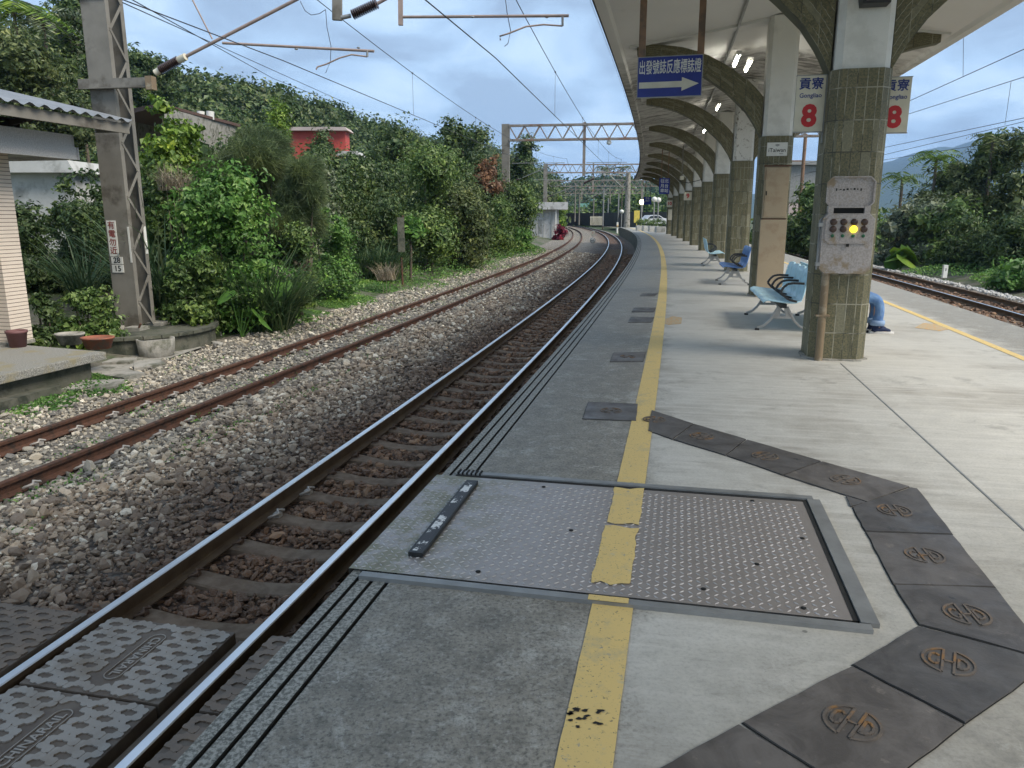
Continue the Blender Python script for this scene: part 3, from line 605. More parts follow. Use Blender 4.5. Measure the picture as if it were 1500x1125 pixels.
# ---------------------------------------------------------------- sleepers, each with its clips
def sleeper_mesh():
    mb = MB(); st = [(-1.0, .055), (-.8, .06), (-.45, .055), (-.2, .02), (0, .01), (.2, .02), (.45, .055), (.8, .06), (1.0, .055)]
    for (a, ha), (b, hb) in zip(st[:-1], st[1:]):
        def sec(x, h): return [(x, -.13, -.12), (x, .13, -.12), (x, .105, h - .012), (x, .09, h), (x, -.09, h), (x, -.105, h - .012)]
        A, B = sec(a, ha), sec(b, hb); mb.add(A + B, [(i, (i + 1) % 6, 6 + (i + 1) % 6, 6 + i) for i in range(6)])
    mb.add([(-1, -.13, -.12), (-1, .13, -.12), (-1, .09, .055), (-1, -.09, .055)], [(0, 1, 2, 3)]); mb.add([(1, -.13, -.12), (1, .13, -.12), (1, .09, .055), (1, -.09, .055)], [(3, 2, 1, 0)])
    return mb
def clip_mb():
    mb = MB(); mb.tube([(0, -.05, 0), (.02, -.055, .012), (.055, -.03, .022), (.03, 0, .034), (.055, .03, .022), (.02, .055, .012), (0, .05, 0)], .0085, 6); mb.box(.01, .05, -.02, .02, -.01, .016); return mb
slm = sleeper_mesh().mesh('concrete_sleeper', M['sleeper']); clm = clip_mb().mesh('rail_clip', M['clipbrown']); clm2 = clip_mb().mesh('rail_clip', M['clip'])
clm.transform(Matrix.Scale(1.15, 4)); clm2.transform(Matrix.Scale(1.55, 4))
SP = .60
SL = [4.78 + SP * k for k in range(100)]
for k, s in enumerate(SL):
    o = link('railway_sleeper', slm, None, P(s, 0, ZR - .153 - .06 + .002), -TH(s)); tag(o, 'brown concrete sleeper between the two shiny rails', 'sleeper', 'sleepers of the main track')
    if s < 30:
        for sx in (-1, 1):
            for d in (-1, 1):
                if sx * d == 1 and s > 12: continue
                c = link('rail_clip', clm2 if (sx == -1 and k in (3, 4)) else clm, o, (sx * G2 + d * .062, 0, .07), 0 if d > 0 else math.pi)
slo = MB().box(-1.05, 1.05, -.11, .11, -.14, 0).mesh('old_sleeper', M['sleeperold'], bevel=.012)
for k in range(64):
    s = 2.2 + .62 * k; o = link('railway_sleeper', slo, None, P(s, siding(s), ZS - .172 + random.uniform(-.015, .01)), -TH(s)); tag(o, 'half buried grey sleeper under the rusty siding rails', 'sleeper', 'sleepers of the siding')
    if s < 32:
        for sx, d in ((-1, 1), (1, 1), (1, -1)):
            link('rail_clip', clm2, o, (sx * G2 + d * .07, random.uniform(-.02, .02), .05), (0 if d > 0 else math.pi) + random.uniform(-.2, .2))
for k in range(70):
    s = 12 + .65 * k; o = link('railway_sleeper', slm, None, P(s, 12.65, ZR - .153 - .06 + .002), -TH(s)); tag(o, 'brown sleeper of the track beyond the right platform edge', 'sleeper', 'sleepers of the right hand track')

# ---------------------------------------------------------------- loose ballast stones (nobody could count them)
def stones():
    ico_v = []; ph = (1 + 5**.5) / 2
    for a, b in ((-1, ph), (1, ph), (-1, -ph), (1, -ph)): ico_v += [(a, b, 0)]
    for a, b in ((-1, ph), (1, ph), (-1, -ph), (1, -ph)): ico_v += [(0, a, b)]
    for a, b in ((ph, -1), (ph, 1), (-ph, -1), (-ph, 1)): ico_v += [(a, 0, b)]
    iv = np.array(ico_v) / math.sqrt(1 + ph * ph)
    F = np.array([(0, 11, 5), (0, 5, 1), (0, 1, 7), (0, 7, 10), (0, 10, 11), (1, 5, 9), (5, 11, 4), (11, 10, 2), (10, 7, 6), (7, 1, 8), (3, 9, 4), (3, 4, 2), (3, 2, 6), (3, 6, 8), (3, 8, 9), (4, 9, 5), (2, 4, 11), (6, 2, 10), (8, 6, 7), (9, 8, 1)])
    zones = [  # s0,s1,e0,e1,per m2,size
        (3.6, 12, -3.15, 1.66, 620, .030), (12, 24, -3.15, 1.66, 330, .038), (24, 55, -3.1, 1.66, 95, .046), (3.2, 4.6, -3.3, -1.3, 450, .031),
        (3.0, 14, -6.1, -3.1, 470, .026), (14, 30, -6.2, -3.1, 210, .032), (30, 60, -6.2, -3.1, 60, .04),
        (14, 60, 13.8, 15.6, 90, .055), (14, 45, 8.1, 13.3, 60, .045)]
    es = []; ss = []; sz = []
    for s0, s1, e0, e1, d, r in zones:
        n = int((s1 - s0) * (e1 - e0) * d); ss.append(rg.uniform(s0, s1, n)); es.append(rg.uniform(e0, e1, n)); sz.append(r * rg.lognormal(0, .38, n))
    s = np.concatenate(ss); e = np.concatenate(es); r = np.clip(np.concatenate(sz), .012, .085)
    keep = np.ones(len(s), bool)
    keep &= ~((abs(abs(e) - G2) < .075 + r * .4)); sid = np.array([siding(x) for x in s[:0]]) if False else -3.71 - .4 * np.clip((s - 45) / 55, 0, 1)
    keep &= ~(abs(abs(e - sid) - G2) < .05 + r * .4); keep &= ~(abs(abs(e - 12.65) - G2) < .09)
    ph_ = np.abs((s - 4.78 + SP / 2) % SP - SP / 2); keep &= ~((abs(e) < .62) & (ph_ < .10 + r * .35) & (s > 4.5))
    keep &= ~((s < 4.56) & (e > -1.42) & (e < 1.62))
    ph2 = np.abs((s - 2.2 + .31) % .62 - .31); keep &= ~((abs(e - sid) < .62) & (ph2 < .08) & (rg.random(len(s)) < .35))
    s, e, r = s[keep], e[keep], r[keep]; n = len(s); x, y = Pn(s, e)
    zb = np.interp(e, [-6.6, -5.6, -4.9, -4.35, -3.7, -3.05, -2.6, -1.9, -1.0, -.6, 0, .6, 1.0, 1.66, 8, 9, 11.6, 12, 13.2, 13.9, 14.8, 15.6], [-1.02, -1.0, -1.01, -1.045, -1.06, -1.05, -1.0, -1.03, -1.085, -1.145, -1.16, -1.145, -1.12, -1.14, -1.15, -1.12, -1.1, -1.13, -1.13, -1.05, -1.2, -1.4])
    z = zb + rg.uniform(-.1, .8, n) * r
    # random rotations (quaternions)
    q = rg.normal(size=(n, 4)); q /= np.linalg.norm(q, axis=1)[:, None]; a, b, c, d = q.T
    Rm = np.stack([1 - 2 * (c * c + d * d), 2 * (b * c - a * d), 2 * (b * d + a * c), 2 * (b * c + a * d), 1 - 2 * (b * b + d * d), 2 * (c * d - a * b), 2 * (b * d - a * c), 2 * (c * d + a * b), 1 - 2 * (b * b + c * c)], 1).reshape(n, 3, 3)
    base = iv[None] * rg.uniform(.58, 1.2, (n, 12, 1)) * np.stack([rg.uniform(.8, 1.25, n), rg.uniform(.65, 1., n), rg.uniform(.4, .75, n)], 1)[:, None, :]
    Rz = rg.uniform(0, 6.28, n); tilt = rg.random(n) < .5
    V = np.einsum('nij,nkj->nki', Rm, base) * r[:, None, None]
    V[..., 2] *= .8; V += np.stack([x, y, z], 1)[:, None, :]
    FF = (F[None] + 12 * np.arange(n)[:, None, None]).reshape(-1, 3)
    u = rg.random(n)[:, None]; u2 = rg.random(n)[:, None]
    grey = np.where(u < .35, np.array([.115, .112, .108]), np.where(u < .7, np.array([.25, .235, .205]), np.where(u < .90, np.array([.36, .32, .26]), np.array([.52, .49, .43])))) * (.8 + .4 * u2)
    tan = np.where(u < .3, np.array([.14, .10, .07]), np.where(u < .6, np.array([.24, .175, .12]), np.where(u < .86, np.array([.34, .265, .19]), np.array([.50, .44, .35])))) * (.8 + .4 * u2)
    rust = np.where(u < .5, np.array([.088, .042, .021]), np.where(u < .9, np.array([.135, .068, .034]), np.array([.21, .118, .062]))) * (.75 + .5 * u2)
    wob = np.array([mnoise.noise(Vector((float(p) * .8, float(qq) * .8, 0))) for p, qq in zip(x[:: 1], y[:: 1])]) if n < 120000 else 0
    ee = np.abs(e) + wob * .5
    fr = np.clip((1.75 - ee) / 1.0, 0, 1)[:, None]; fr = np.where((np.abs(e) < .6)[:, None], 1., fr); fr = np.where((e > .6)[:, None] & (e < 3)[:, None], 1., fr)
    far = np.clip((s - 10) / 14, 0, 1)[:, None]; ft = np.clip((3.0 - ee) / .8, 0, 1)[:, None]
    grey = grey * np.array([1.42, 1.36, 1.26]); tan = tan * 1.6; rust = rust * np.array([1.5, 1.5, 1.55])
    C = grey * (1 - ft) + tan * ft; C = C * (1 - fr) + rust * fr
    rt = ((e > 8) & (e < 13.7))[:, None]; C = np.where(rt, rust * 1.1, C); C = np.where((e >= 13.7)[:, None], np.array([.48, .47, .45]) * (.7 + .5 * u2), C)
    o = link('ballast_stones', fast('ballast_stones', V.reshape(-1, 3), FF, M['stone'], colr=np.repeat(C, 12, 0))); tag(o, 'loose brown, tan and grey ballast stones around the tracks', 'gravel', kind='stuff')
    print('stones', n)
stones()

# ---------------------------------------------------------------- crossing panels
def xpanel(s0, s1, e0, e1, label, mats, txt=None, flip=False, z=-.952):
    s = (s0 + s1) / 2; ec = (e0 + e1) / 2; hx, hy = (e1 - e0) / 2, (s1 - s0) / 2 - .004
    mb = MB(); mb.box(-hx, hx, -hy, hy, -.12, 0); o = mb.build('crossing_panel', mats[0], None, P(s, ec, z), -TH(s), bevel=.01); tag(o, label, 'crossing panel', 'rubber level crossing panels')
    pt = MB(); px_, py_ = .092, .078; nx, ny = int((2 * hx - .02) / px_) + 1, int((2 * hy - .02) / py_) + 1
    for i in range(nx):
        for j in range(ny):
            x = -hx + .055 + i * (2 * hx - .11) / max(1, nx - 1); y = -hy + .05 + j * (2 * hy - .10) / max(1, ny - 1)
            if txt and abs(x - .02) < .065 and abs(y) < .25: continue
            a = .62 if (i + j) % 2 else -.45; ca, sa = math.cos(a), math.sin(a)
            prof = [(.82 * a_, .86 * b_) for a_, b_ in [(-.066, -.012), (-.05, -.034), (-.022, -.030), (0, -.020), (.022, -.034), (.052, -.030), (.066, -.006), (.05, .030), (.022, .033), (0, .020), (-.022, .032), (-.05, .030)]]
            pr = []
            for k, (u, v) in enumerate(prof): pr.append((max(-hx + .004, min(hx - .004, x + u * ca - v * sa)), max(-hy + .004, min(hy - .004, y + u * sa + v * ca))))
            zt = .0072 + .0006 * ((i * 7 + j * 3) % 5)
            pt.prism(pr, .0005, zt)
    pt.build('raised_pattern', mats[1], o)
    if txt:
        fr = MB(); pl = []
        for k in range(24):
            a = 2 * math.pi * k / 24; pl.append((.02 + .05 * math.cos(a), (.185 if math.sin(a) > 0 else -.185) + .05 * math.sin(a)))
        for a, b in zip(pl, pl[1:] + pl[:1]): fr.bar((*a, .006), (*b, .006), .005, .006)
        fr.build('name_frame', mats[1], o)
        textmesh(txt, .078, mats[1], o, 'raised_lettering', ext=.003, bold=.001, M_=Matrix.Translation((.02, 0, .005)) @ Matrix.Rotation(math.pi / 2 * (-1 if flip else 1), 4, 'Z'))
    return o
XP = [M['xlow'], M['xpanel']]; XB = [M['xlow'], M['xbrown']]
xpanel(3.76, 4.50, -.47, .42, 'grey patterned crossing panel between the rails, next to the brown stones', XP, 'CHINARAIL', True)
xpanel(3.01, 3.75, -.47, .42, 'grey patterned crossing panel between the rails at the lower left corner', XP, 'CHINARAIL', False)
xpanel(3.76, 4.50, -1.36, -.66, 'brownish patterned crossing panel outside the left shiny rail', XB)
xpanel(3.01, 3.75, -1.36, -.66, 'brownish patterned crossing panel at the left picture edge outside the rail', XB)
xpanel(3.76, 4.52, .66, 1.60, 'rusty brown patterned panel between right rail and platform, farther piece', XB)
xpanel(3.01, 3.75, .66, 1.60, 'rusty brown patterned panel between right rail and platform, middle piece', XB)
xpanel(2.26, 3.00, .66, 1.60, 'rusty brown patterned panel between right rail and platform, nearest piece', XB)
mb = MB(); mb.box(-.5, .5, -.6, .6, -.14, 0); tag(mb.build('concrete_kerb', M['rock'], None, P(3.95, -1.9, -.955), -TH(4), bevel=.01), 'pale concrete slab edge outside the crossing panels', 'kerb slab')
sweep_o = sweep('flangeway_filler', [(.44, -1.2), (.44, -1.01), (.52, -1.01), (.52, -1.2)], 2.2, 4.5, .3, M['xlow']); tag(sweep_o, 'rusty filler strip beside the right shiny rail at the crossing', 'filler strip')

# ---------------------------------------------------------------- canopy
COLS = [(9.95, 4.83), (16.95, 4.86), (23.9, 4.86), (30.8, 4.84), (37.5, 4.82), (44.1, 4.78), (50.5, 4.76), (56.9, 4.74), (63.3, 4.74), (69.6, 4.72)]
RT = 5.32
def canopy():
    root = empty('platform_canopy', P(35, 4.9, 4.8), 0, 'long white concrete canopy curving over the platform on arched ribs', 'canopy')
    c0, c1 = 1.62, 8.02
    pr = [(c0, 4.78), (c0 + .16, 4.775), (c0 + .2, 4.84), (3.2, 5.03), (4.86, RT), (6.5, 5.03), (c1 - .2, 4.84), (c1 - .16, 4.775), (c1, 4.78), (c1, 4.95), (4.86, 5.6), (c0, 4.95)]
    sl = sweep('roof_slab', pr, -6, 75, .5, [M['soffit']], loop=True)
    # corrugated sheet over it with a toothed edge
    V = []; F = []; ss = np.arange(-6, 75.05, .055); k = 0
    E = [c0 - .05, c0 + .5, 4.86, c1 - .5, c1 + .05]; Z = [4.955, 5.06, 5.66, 5.06, 4.955]
    for s in ss:
        zz = .022 * (1 if (k // 1) % 2 else -1); k += 1; x, y = Pn(np.full(5, s), E)
        V += [(a, b, c + zz) for a, b, c in zip(x, y, Z)]
    n = len(ss); F = [(i * 5 + j, i * 5 + j + 1, (i + 1) * 5 + j + 1, (i + 1) * 5 + j) for i in range(n - 1) for j in range(4)]
    cs = link('roof_sheet', fast('roof_sheet', V, F, M['roofmetal']))
    ed = sweep('edge_trim', [(c0 - .035, 4.80), (c0 - .035, 4.93), (c0 - .004, 4.93), (c0 - .004, 4.80)], -6, 75, .5, [M['soffitdark']], loop=True)
    mb = MB(); s = -6.
    while s < 75:
        a, b = P(s, c0 - .05, 4.79), P(s + .045, c0 - .05, 4.79); mb.add([a, b, P(s + .0225, c0 - .055, 4.745)], [(0, 1, 2)]); s += .09
    te = mb.build('edge_teeth', M['soffitdark'])
    under(root, sl, cs, ed, te)
    # cross beams at the columns and joint grooves
    for s, ec in [(c[0], c[1]) for c in COLS]:
        mb = MB(); hb = .17
        z_ = lambda e: 4.84 + (RT - 4.84) * (1 - abs(e - 4.86) / 3.04)
        pts = [(-2.9, z_(ec - 2.9) - .05), (-1.2, z_(ec - 1.2) - .07), (0, RT - .06), (1.2, z_(ec + 1.2) - .07), (2.9, z_(ec + 2.9) - .05), (2.9, 5.1), (0, 5.4), (-2.9, 5.1)]
        mb.prism(pts, -hb, hb, 'y'); o = mb.build('cross_beam', M['soffit'], None, P(s, ec, 0), -TH(s)); under(root, o)
    return root
canopy()
def rib_curve(t, upper):
    # t 0..1 from the column face out to the roof edge; returns (lateral distance, z)
    lo = [(.30, 3.08), (.42, 3.32), (.62, 3.60), (.98, 3.94), (1.42, 4.25), (1.85, 4.47), (2.3, 4.62), (2.75, 4.70)]
    up = [(.30, 3.84), (.42, 3.98), (.62, 4.17), (.98, 4.42), (1.42, 4.66), (1.85, 4.80), (2.3, 4.87), (2.75, 4.90)]
    a = up if upper else lo; x = t * 7; i = min(6, int(x)); f = x - i
    return (a[i][0] * (1 - f) + a[i + 1][0] * f, a[i][1] * (1 - f) + a[i + 1][1] * f)
def column_thing(label, group):
    root = empty('platform_column', (0, 0, 0), 0, label, 'column', group)
    def oct_(h, c): return [(-h + c, -h), (h - c, -h), (h, -h + c), (h, h - c), (h - c, h), (-h + c, h), (-h, h - c), (-h, -h + c)]
    def octp(h, c, z0, z1, mat, name):
        p = oct_(h, c); mb = MB(); per = 0; v = []; f = []; uv = []
        for i in range(8):
            a, b = p[i], p[(i + 1) % 8]; L = math.dist(a, b); zz = np.linspace(z0, z1, 5)
            for k in range(4):
                n = len(v); v += [(a[0], a[1], zz[k]), (b[0], b[1], zz[k]), (b[0], b[1], zz[k + 1]), (a[0], a[1], zz[k + 1])]; f.append((n, n + 1, n + 2, n + 3)); u0 = .05 if i % 2 == 0 else .0
                uv.append([(u0, zz[k]), (u0 + L, zz[k]), (u0 + L, zz[k + 1]), (u0, zz[k + 1])])
        mb.add(v, f, 0, uv); q = [(x, y, z1) for x, y in p]; mb.add(q, [tuple(range(8))], 0); q = [(x, y, z0) for x, y in p]; mb.add(q, [tuple(range(8))[::-1]], 0)
        return mb.build(name, mat, root)
    octp(.305, .10, 0, 3.1, M['tile'], 'tiled_base')
    octp(.275, .065, 3.1, RT - .05, M['white'], 'white_shaft')
    for sx in (-1, 1):
        mb = MB(); n = 18; hw = .135
        L = [rib_curve(k / n, False) for k in range(n + 1)]; U = [rib_curve(k / n, True) for k in range(n + 1)]
        al = 0
        for k in range(n):
            (a, za), (b, zb), (c, zc), (d, zd) = L[k], L[k + 1], U[k + 1], U[k]; st = math.dist(L[k], L[k + 1])
            for y, fl in ((-hw, 1), (hw, 0)):
                q = [(sx * a, y, za), (sx * b, y, zb), (sx * c, y, zc), (sx * d, y, zd)]
                uv = [(0, al), (0, al + st), (.62, al + st), (.62, al)]
                mb.add(q, [(0, 1, 2, 3)], 0, [uv])
            mb.add([(sx * a, -hw, za), (sx * b, -hw, zb), (sx * b, hw, zb), (sx * a, hw, za)], [(0, 1, 2, 3)], 1)
            mb.add([(sx * d, -hw, zd), (sx * c, -hw, zc), (sx * c, hw, zc), (sx * d, hw, zd)], [(0, 1, 2, 3)], 1)
            al += st
        (a, za), (d, zd) = L[-1], U[-1]; mb.add([(sx * a, -hw, za), (sx * a, hw, za), (sx * a, hw, zd), (sx * a, -hw, zd)], [(0, 1, 2, 3)], 1)
        mb.build('arched_rib', [M['tile'], M['olive']], root)
    mb = MB(); pts = []
    for i in range(28):
        a = 2 * math.pi * i / 28; r = .33 + random.uniform(-.015, .03); pts.append((r * math.copysign(min(1, abs(math.cos(a)) * 1.15), math.cos(a)), r * math.copysign(min(1, abs(math.sin(a)) * 1.15), math.sin(a))))
    mb.prism(pts, 0.001, .018); mb.build('mortar_foot', M['rock'], root)
    return root
clabels = ['nearest olive tiled column carrying the signal lamp box', 'olive tiled column with the beige cabinet, behind the near bench', 'third tiled column from the viewer, with peeling white paint on its upper part', 'fourth tiled column, behind the mid blue bench row', 'fifth tiled column, with a camera bracket below the roof', 'sixth tiled column, wearing the number 9 sign', 'seventh tiled column from the viewer along the curve', 'eighth tiled column from the viewer along the curve', 'ninth tiled column, with a small numbered sign', 'tenth and farthest tiled column under the canopy end']
c0 = column_thing(clabels[0], 'tiled columns under the canopy')
cthings = []
for k, (s, e) in enumerate(COLS):
    o = c0 if k == 0 else copy_tree(c0); o['label'] = clabels[k]; o.location = P(s, e, 0); o.rotation_euler = (0, 0, -TH(s)); cthings.append(o)
t = NT('peeling_paint'); pos = t.coord('Object'); t.out(t.mix(t.ramp(t.noise(pos, 7, 8, .75, 1.), (.55, 0.), (.60, 1.)), (.62, .61, .57), (.24, .225, .19)), .8)
for o in (cthings[2], ):
    for ch in children(o):
        if ch.name.startswith('white_shaft'): ch.data = ch.data.copy(); ch.data.materials.clear(); ch.data.materials.append(t.m)
def local(s, e):  # frame at a place on the line: x to the right, y forward
    return Matrix.Translation(P(s, e, 0)) @ Matrix.Rotation(-TH(s), 4, 'Z')
# downpipe seen on the right of the third column, speaker at the top of the first
def fixtures():
    # fluorescent battens
    def batten(s, e, z, tilt, label):
        root = empty('strip_light', P(s, e, z), -TH(s) + tilt, label, 'strip light', 'strip lights under the canopy')
        mb = MB(); mb.box(-.05, .05, -.62, .62, -.02, .05); mb.build('housing', M['whiteclean'], root, bevel=.006)
        mb = MB(); mb.tube([(0, -.58, -.045), (0, .58, -.045)], .019, 10); mb.build('lit_tube', M['tube'], root)
        mb = MB(); [mb.box(-.02, .02, y - .02, y + .02, -.065, -.01) for y in (-.6, .6)]; mb.build('end_cap', M['whiteclean'], root)
    lb = ['lit strip light nearest the second column, the brighter left one', 'second lit strip light beside the first, just left of the second column', 'lit strip light seen between the second and third columns', 'small bright strip light beyond the third column', 'distant strip light seen past the fourth column']
    batten(19.2, 4.18, 4.98, 0, lb[0]); batten(19.9, 4.50, 4.98, 0, lb[1]); batten(27, 4.3, 5.02, 0, lb[2]); batten(34, 4.3, 5.02, 0, lb[3]); batten(41, 4.3, 5.02, 0, lb[4])
fixtures()

# blue hanging sign
def blue_sign():
    s, e = 12.05, 2.81; W, H = .87, .52; zc = 3.48
    root = empty('hanging_sign', P(s, e, 0), -TH(s) - .05, 'blue hanging sign with white Chinese lettering and a right arrow', 'sign')
    mb = MB(); mb.box(-W / 2, W / 2, -.02, .02, zc - H / 2, zc + H / 2); mb.build('sign_board', M['blue'], root, bevel=.004)
    mb = MB()
    for x0, x1, z0, z1 in ((-W / 2 - .008, W / 2 + .008, zc - H / 2 - .012, zc - H / 2), (-W / 2 - .008, W / 2 + .008, zc + H / 2, zc + H / 2 + .01), (-W / 2 - .01, -W / 2, zc - H / 2, zc + H / 2), (W / 2, W / 2 + .01, zc - H / 2, zc + H / 2)): mb.box(x0, x1, -.024, .024, z0, z1)
    mb.build('sign_rim', M['galv'], root)
    for x in (-W / 2 + .045, W / 2 - .03):
        mb = MB(); mb.box(x - .045, x + .045, -.03, .03, zc + H / 2 + .01, 5.0); mb.build('hanger_tube', M['brownpaint'], root)
    textmesh('出發號誌反應標誌燈', .118, M['whiteclean'], root, 'sign_lettering', ext=.001, fat=.0016, sx=.80, M_=Matrix.Translation((0, -.0225, zc + .115)) @ UP @ Matrix.Diagonal((1, 1.65, 1, 1)))
    mb = MB(); mb.prism([(-.415, zc - .145), (.17, zc - .145), (.17, zc - .195), (.40, zc - .105), (.17, zc - .015), (.17, zc - .065), (-.415, zc - .065)], -.0235, -.021, 'y'); mb.build('arrow', M['cream'], root)
blue_sign()
o = sweep('cable_conduit', [(3.99, 5.11), (4.03, 5.11), (4.03, 5.15), (3.99, 5.15)], -5, 74, .5, M['galv'], loop=True); tag(o, 'thin conduit running under the soffit past the strip lights', 'conduit')
def number_sign(k, side, num, W=.30, H=.58, zc=2.79, label='', yy=-.05, name=True):
    s, e = COLS[k]; o_ = side * (.305 + W / 2 + .015)
    root = empty('number_sign', P(s, e, 0), -TH(s), label, 'sign'); root.location = local(s, e) @ Vector((o_, yy, 0))
    mb = MB(); mb.box(-W / 2, W / 2, -.02, .02, zc - H / 2, zc + H / 2); mb.build('sign_board', M['cream'], root, bevel=.004)
    f = MB()
    for z in (zc - H / 2 - .008, zc + H / 2): f.box(-W / 2 - .005, W / 2 + .005, -.024, .024, z, z + .008)
    f.box(-side * (W / 2 + .012) - .01, -side * (W / 2 + .012) + .01, -.02, .02, zc - H / 2 - .12, zc + H / 2); f.build('mounting_rail', M['galv'], root)
    if name:
        textmesh('貢寮', .128, M['bluetxt'], root, 'station_name', ext=.001, fat=.0028, M_=Matrix.Translation((0, -.0215, zc + .20)) @ UP)
        textmesh('Gongliao', .064, M['bluetxt'], root, 'romanised_name', ext=.001, bold=.001, M_=Matrix.Translation((0, -.0215, zc + .085)) @ UP)
        textmesh(num, .31, M['red'], root, 'number', ext=.0015, bold=.013, M_=Matrix.Translation((0, -.0215, zc - .135)) @ UP)
    else: textmesh(num, .34, M['red'], root, 'number', ext=.0015, bold=.012, M_=Matrix.Translation((0, -.0215, zc)) @ UP)
number_sign(0, -1, '8', label='cream platform sign with red 8 on the left of the nearest column')
number_sign(0, 1, '8', yy=.26, label='cream platform sign with red 8 on the right of the nearest column')
number_sign(5, -1, '9', W=.42, H=.42, zc=2.62, label='pink-white sign with red 9 on a distant column', name=False)
number_sign(8, -1, '10', W=.45, H=.5, zc=2.5, label='small faded sign with red 10 on the farthest columns', name=False)
# iTaiwan sticker, cabinet
def col_front(k, x, z, y=-.305): s, e = COLS[k]; return local(s, e) @ Vector((x, y, z)), -TH(s)
p, r = col_front(1, 0, 2.85); root = empty('wifi_plate', p, r, 'small white plate with wifi mark and script above the beige cabinet', 'sign')
mb = MB(); mb.box(-.19, .19, -.012, 0, -.125, .125); mb.build('plate', M['whiteclean'], root, bevel=.004)
textmesh('iTaiwan', .105, M['black'], root, 'lettering', ext=.0008, bold=.001, M_=Matrix.Translation((0, -.0128, -.02)) @ UP); textmesh('WiFi', .035, M['black'], root, 'small_lettering', ext=.0008, M_=Matrix.Translation((.08, -.0128, -.085)) @ UP)
mb = MB()
for rr in (.02, .04, .06):
    pl = [(rr * math.sin(a), -.013, .045 + rr * math.cos(a) * .7) for a in np.linspace(-.8, .8, 7)]
    for a, b in zip(pl[:-1], pl[1:]): mb.bar(a, b, .002, .008)
mb.build('wifi_mark', M['black'], root)
p, r = col_front(1, .02, 0); root = empty('metal_cabinet', p, r, 'tall beige rusty two-door cabinet on the second column', 'cabinet')
mb = MB(); mb.box(-.245, .245, -.14, -.001, .0, 1.52); mb.build('lower_box', M['beige'], root, bevel=.006)
mb = MB(); mb.box(-.225, .225, -.13, -.001, 1.545, 2.52); mb.build('upper_box', M['beige'], root, bevel=.006)
d = MB().box(-.20, .20, -.145, -.131, 1.57, 2.50).build('cabinet_door', M['beige'], root, bevel=.004); MB().box(-.19, -.17, -.165, -.145, 1.98, 2.06).build('handle', M['dark'], d)
MB().box(-.25, .25, -.15, -.12, 2.52, 2.545).build('rain_lip', M['rust'], root); MB().box(-.23, .23, -.12, -.01, 1.52, 1.545).build('seam', M['rust'], root)

# signal panel on the near column
def signal_panel():
    p, r = col_front(0, -.03, 0, -.31); root = empty('signal_lamp_panel', p, r, 'open peeling metal lamp box with one yellow light lit, on the nearest column', 'signal box')
    def chbox(x0, x1, z0, z1, y0, y1, c, name, par, mat, rim=None):
        pl = [(x0 + c, z0), (x1 - c, z0), (x1, z0 + c), (x1, z1 - c), (x1 - c, z1), (x0 + c, z1), (x0, z1 - c), (x0, z0 + c)]
        mb = MB(); mb.prism(pl, y0, y1, 'y')
        if rim:
            m = len(pl)
            for a, b in zip(pl, pl[1:] + pl[:1]): mb.bar((a[0], y0 - rim / 2, a[1]), (b[0], y0 - rim / 2, b[1]), rim, .014)
        return mb.build(name, mat, par, bevel=.004)
    chbox(-.262, .262, .98, 1.62, -.11, -.002, .055, 'case', root, M['panelpaint'])
    f = chbox(-.235, .235, 1.30, 1.60, -.122, -.111, .045, 'lamp_plate', root, M['panelpaint'])
    lid = chbox(-.235, .235, 1.685, 2.0, -.07, -.04, .05, 'open_lid', root, M['panelpaint'], .022)
    sc = MB()
    for k in range(9): x = -.15 + k * .035; sc.box(x, x + random.uniform(.008, .022), -.0725, -.0705, 1.86 + random.uniform(-.008, .012), 1.875 + random.uniform(-.004, .012))
    sc.build('faded_writing', M['dark'], lid)
    MB().box(-.15, .15, -.06, -.01, 1.622, 1.684).build('dark_recess', M['dark'], root)
    for x in (-.19, .18): MB().box(x - .03, x + .03, -.10, -.03, 1.60, 1.70).build('hinge', M['panelpaint'], root, bevel=.006)
    h = MB(); h.tube([(-.285, -.09, 1.02), (-.285, -.09, 1.55), (-.2, -.09, 1.66)], .011, 8)
    for z in (1.08, 1.50): h.box(-.30, -.255, -.12, -.06, z - .02, z + .02)
    h.build('hinge_rod', M['galv'], root)
    for r_, z in enumerate((1.53, 1.455)):
        for c_, x in enumerate((-.155, -.052, .052, .155)):
            lit = (r_ == 1 and c_ == 2); mb = MB(); MR = Matrix.Rotation(math.pi / 2, 4, 'X'); mb.lathe([(.036, 0), (.036, .01), (.028, .016)] if not lit else [(.036, 0), (.036, .012), (.024, .024)], (x, -.123, z), 18, M_=MR); mb.build('lamp_lens', M['yellow_lamp'] if lit else M['brown_lamp'], root)
    for x in (-.155, -.052, .052, .155): mb = MB(); mb.lathe([(.018, 0), (.018, .008), (.012, .012)], (x, -.123, 1.385), 14, M_=Matrix.Rotation(math.pi / 2, 4, 'X')); mb.build('push_button', M['green_lamp'], root)
    MB().box(-.008, .02, -.135, -.12, 1.27, 1.30).build('latch', M['dark'], root)
    s, e = COLS[0]
    pr = empty('cable_conduit', local(s, e) @ Vector((-.20, -.345, 0)), -TH(s), 'brown rusty conduit pipe running down the nearest column', 'conduit')
    MB().tube([(0, 0, .0), (0, 0, .98)], .042, 14).build('pipe', M['pipe'], pr)
    MB().box(-.075, .075, -.045, .04, .50, .52).build('pipe_clamp', M['pipe'], pr, bevel=.004)
signal_panel()
p, r = col_front(0, .03, 3.90, -.275); root = empty('wall_speaker', p, r, 'black loudspeaker box at the top of the nearest column', 'speaker')
MB().prism([(-.17, .0), (.17, .0), (.13, -.22), (-.13, -.22)], -.02, -.2, 'y').build('speaker_case', M['black'], root)
MB().box(-.10, .10, -.206, -.2, -.19, -.04).build('grille', M['galv'], root)
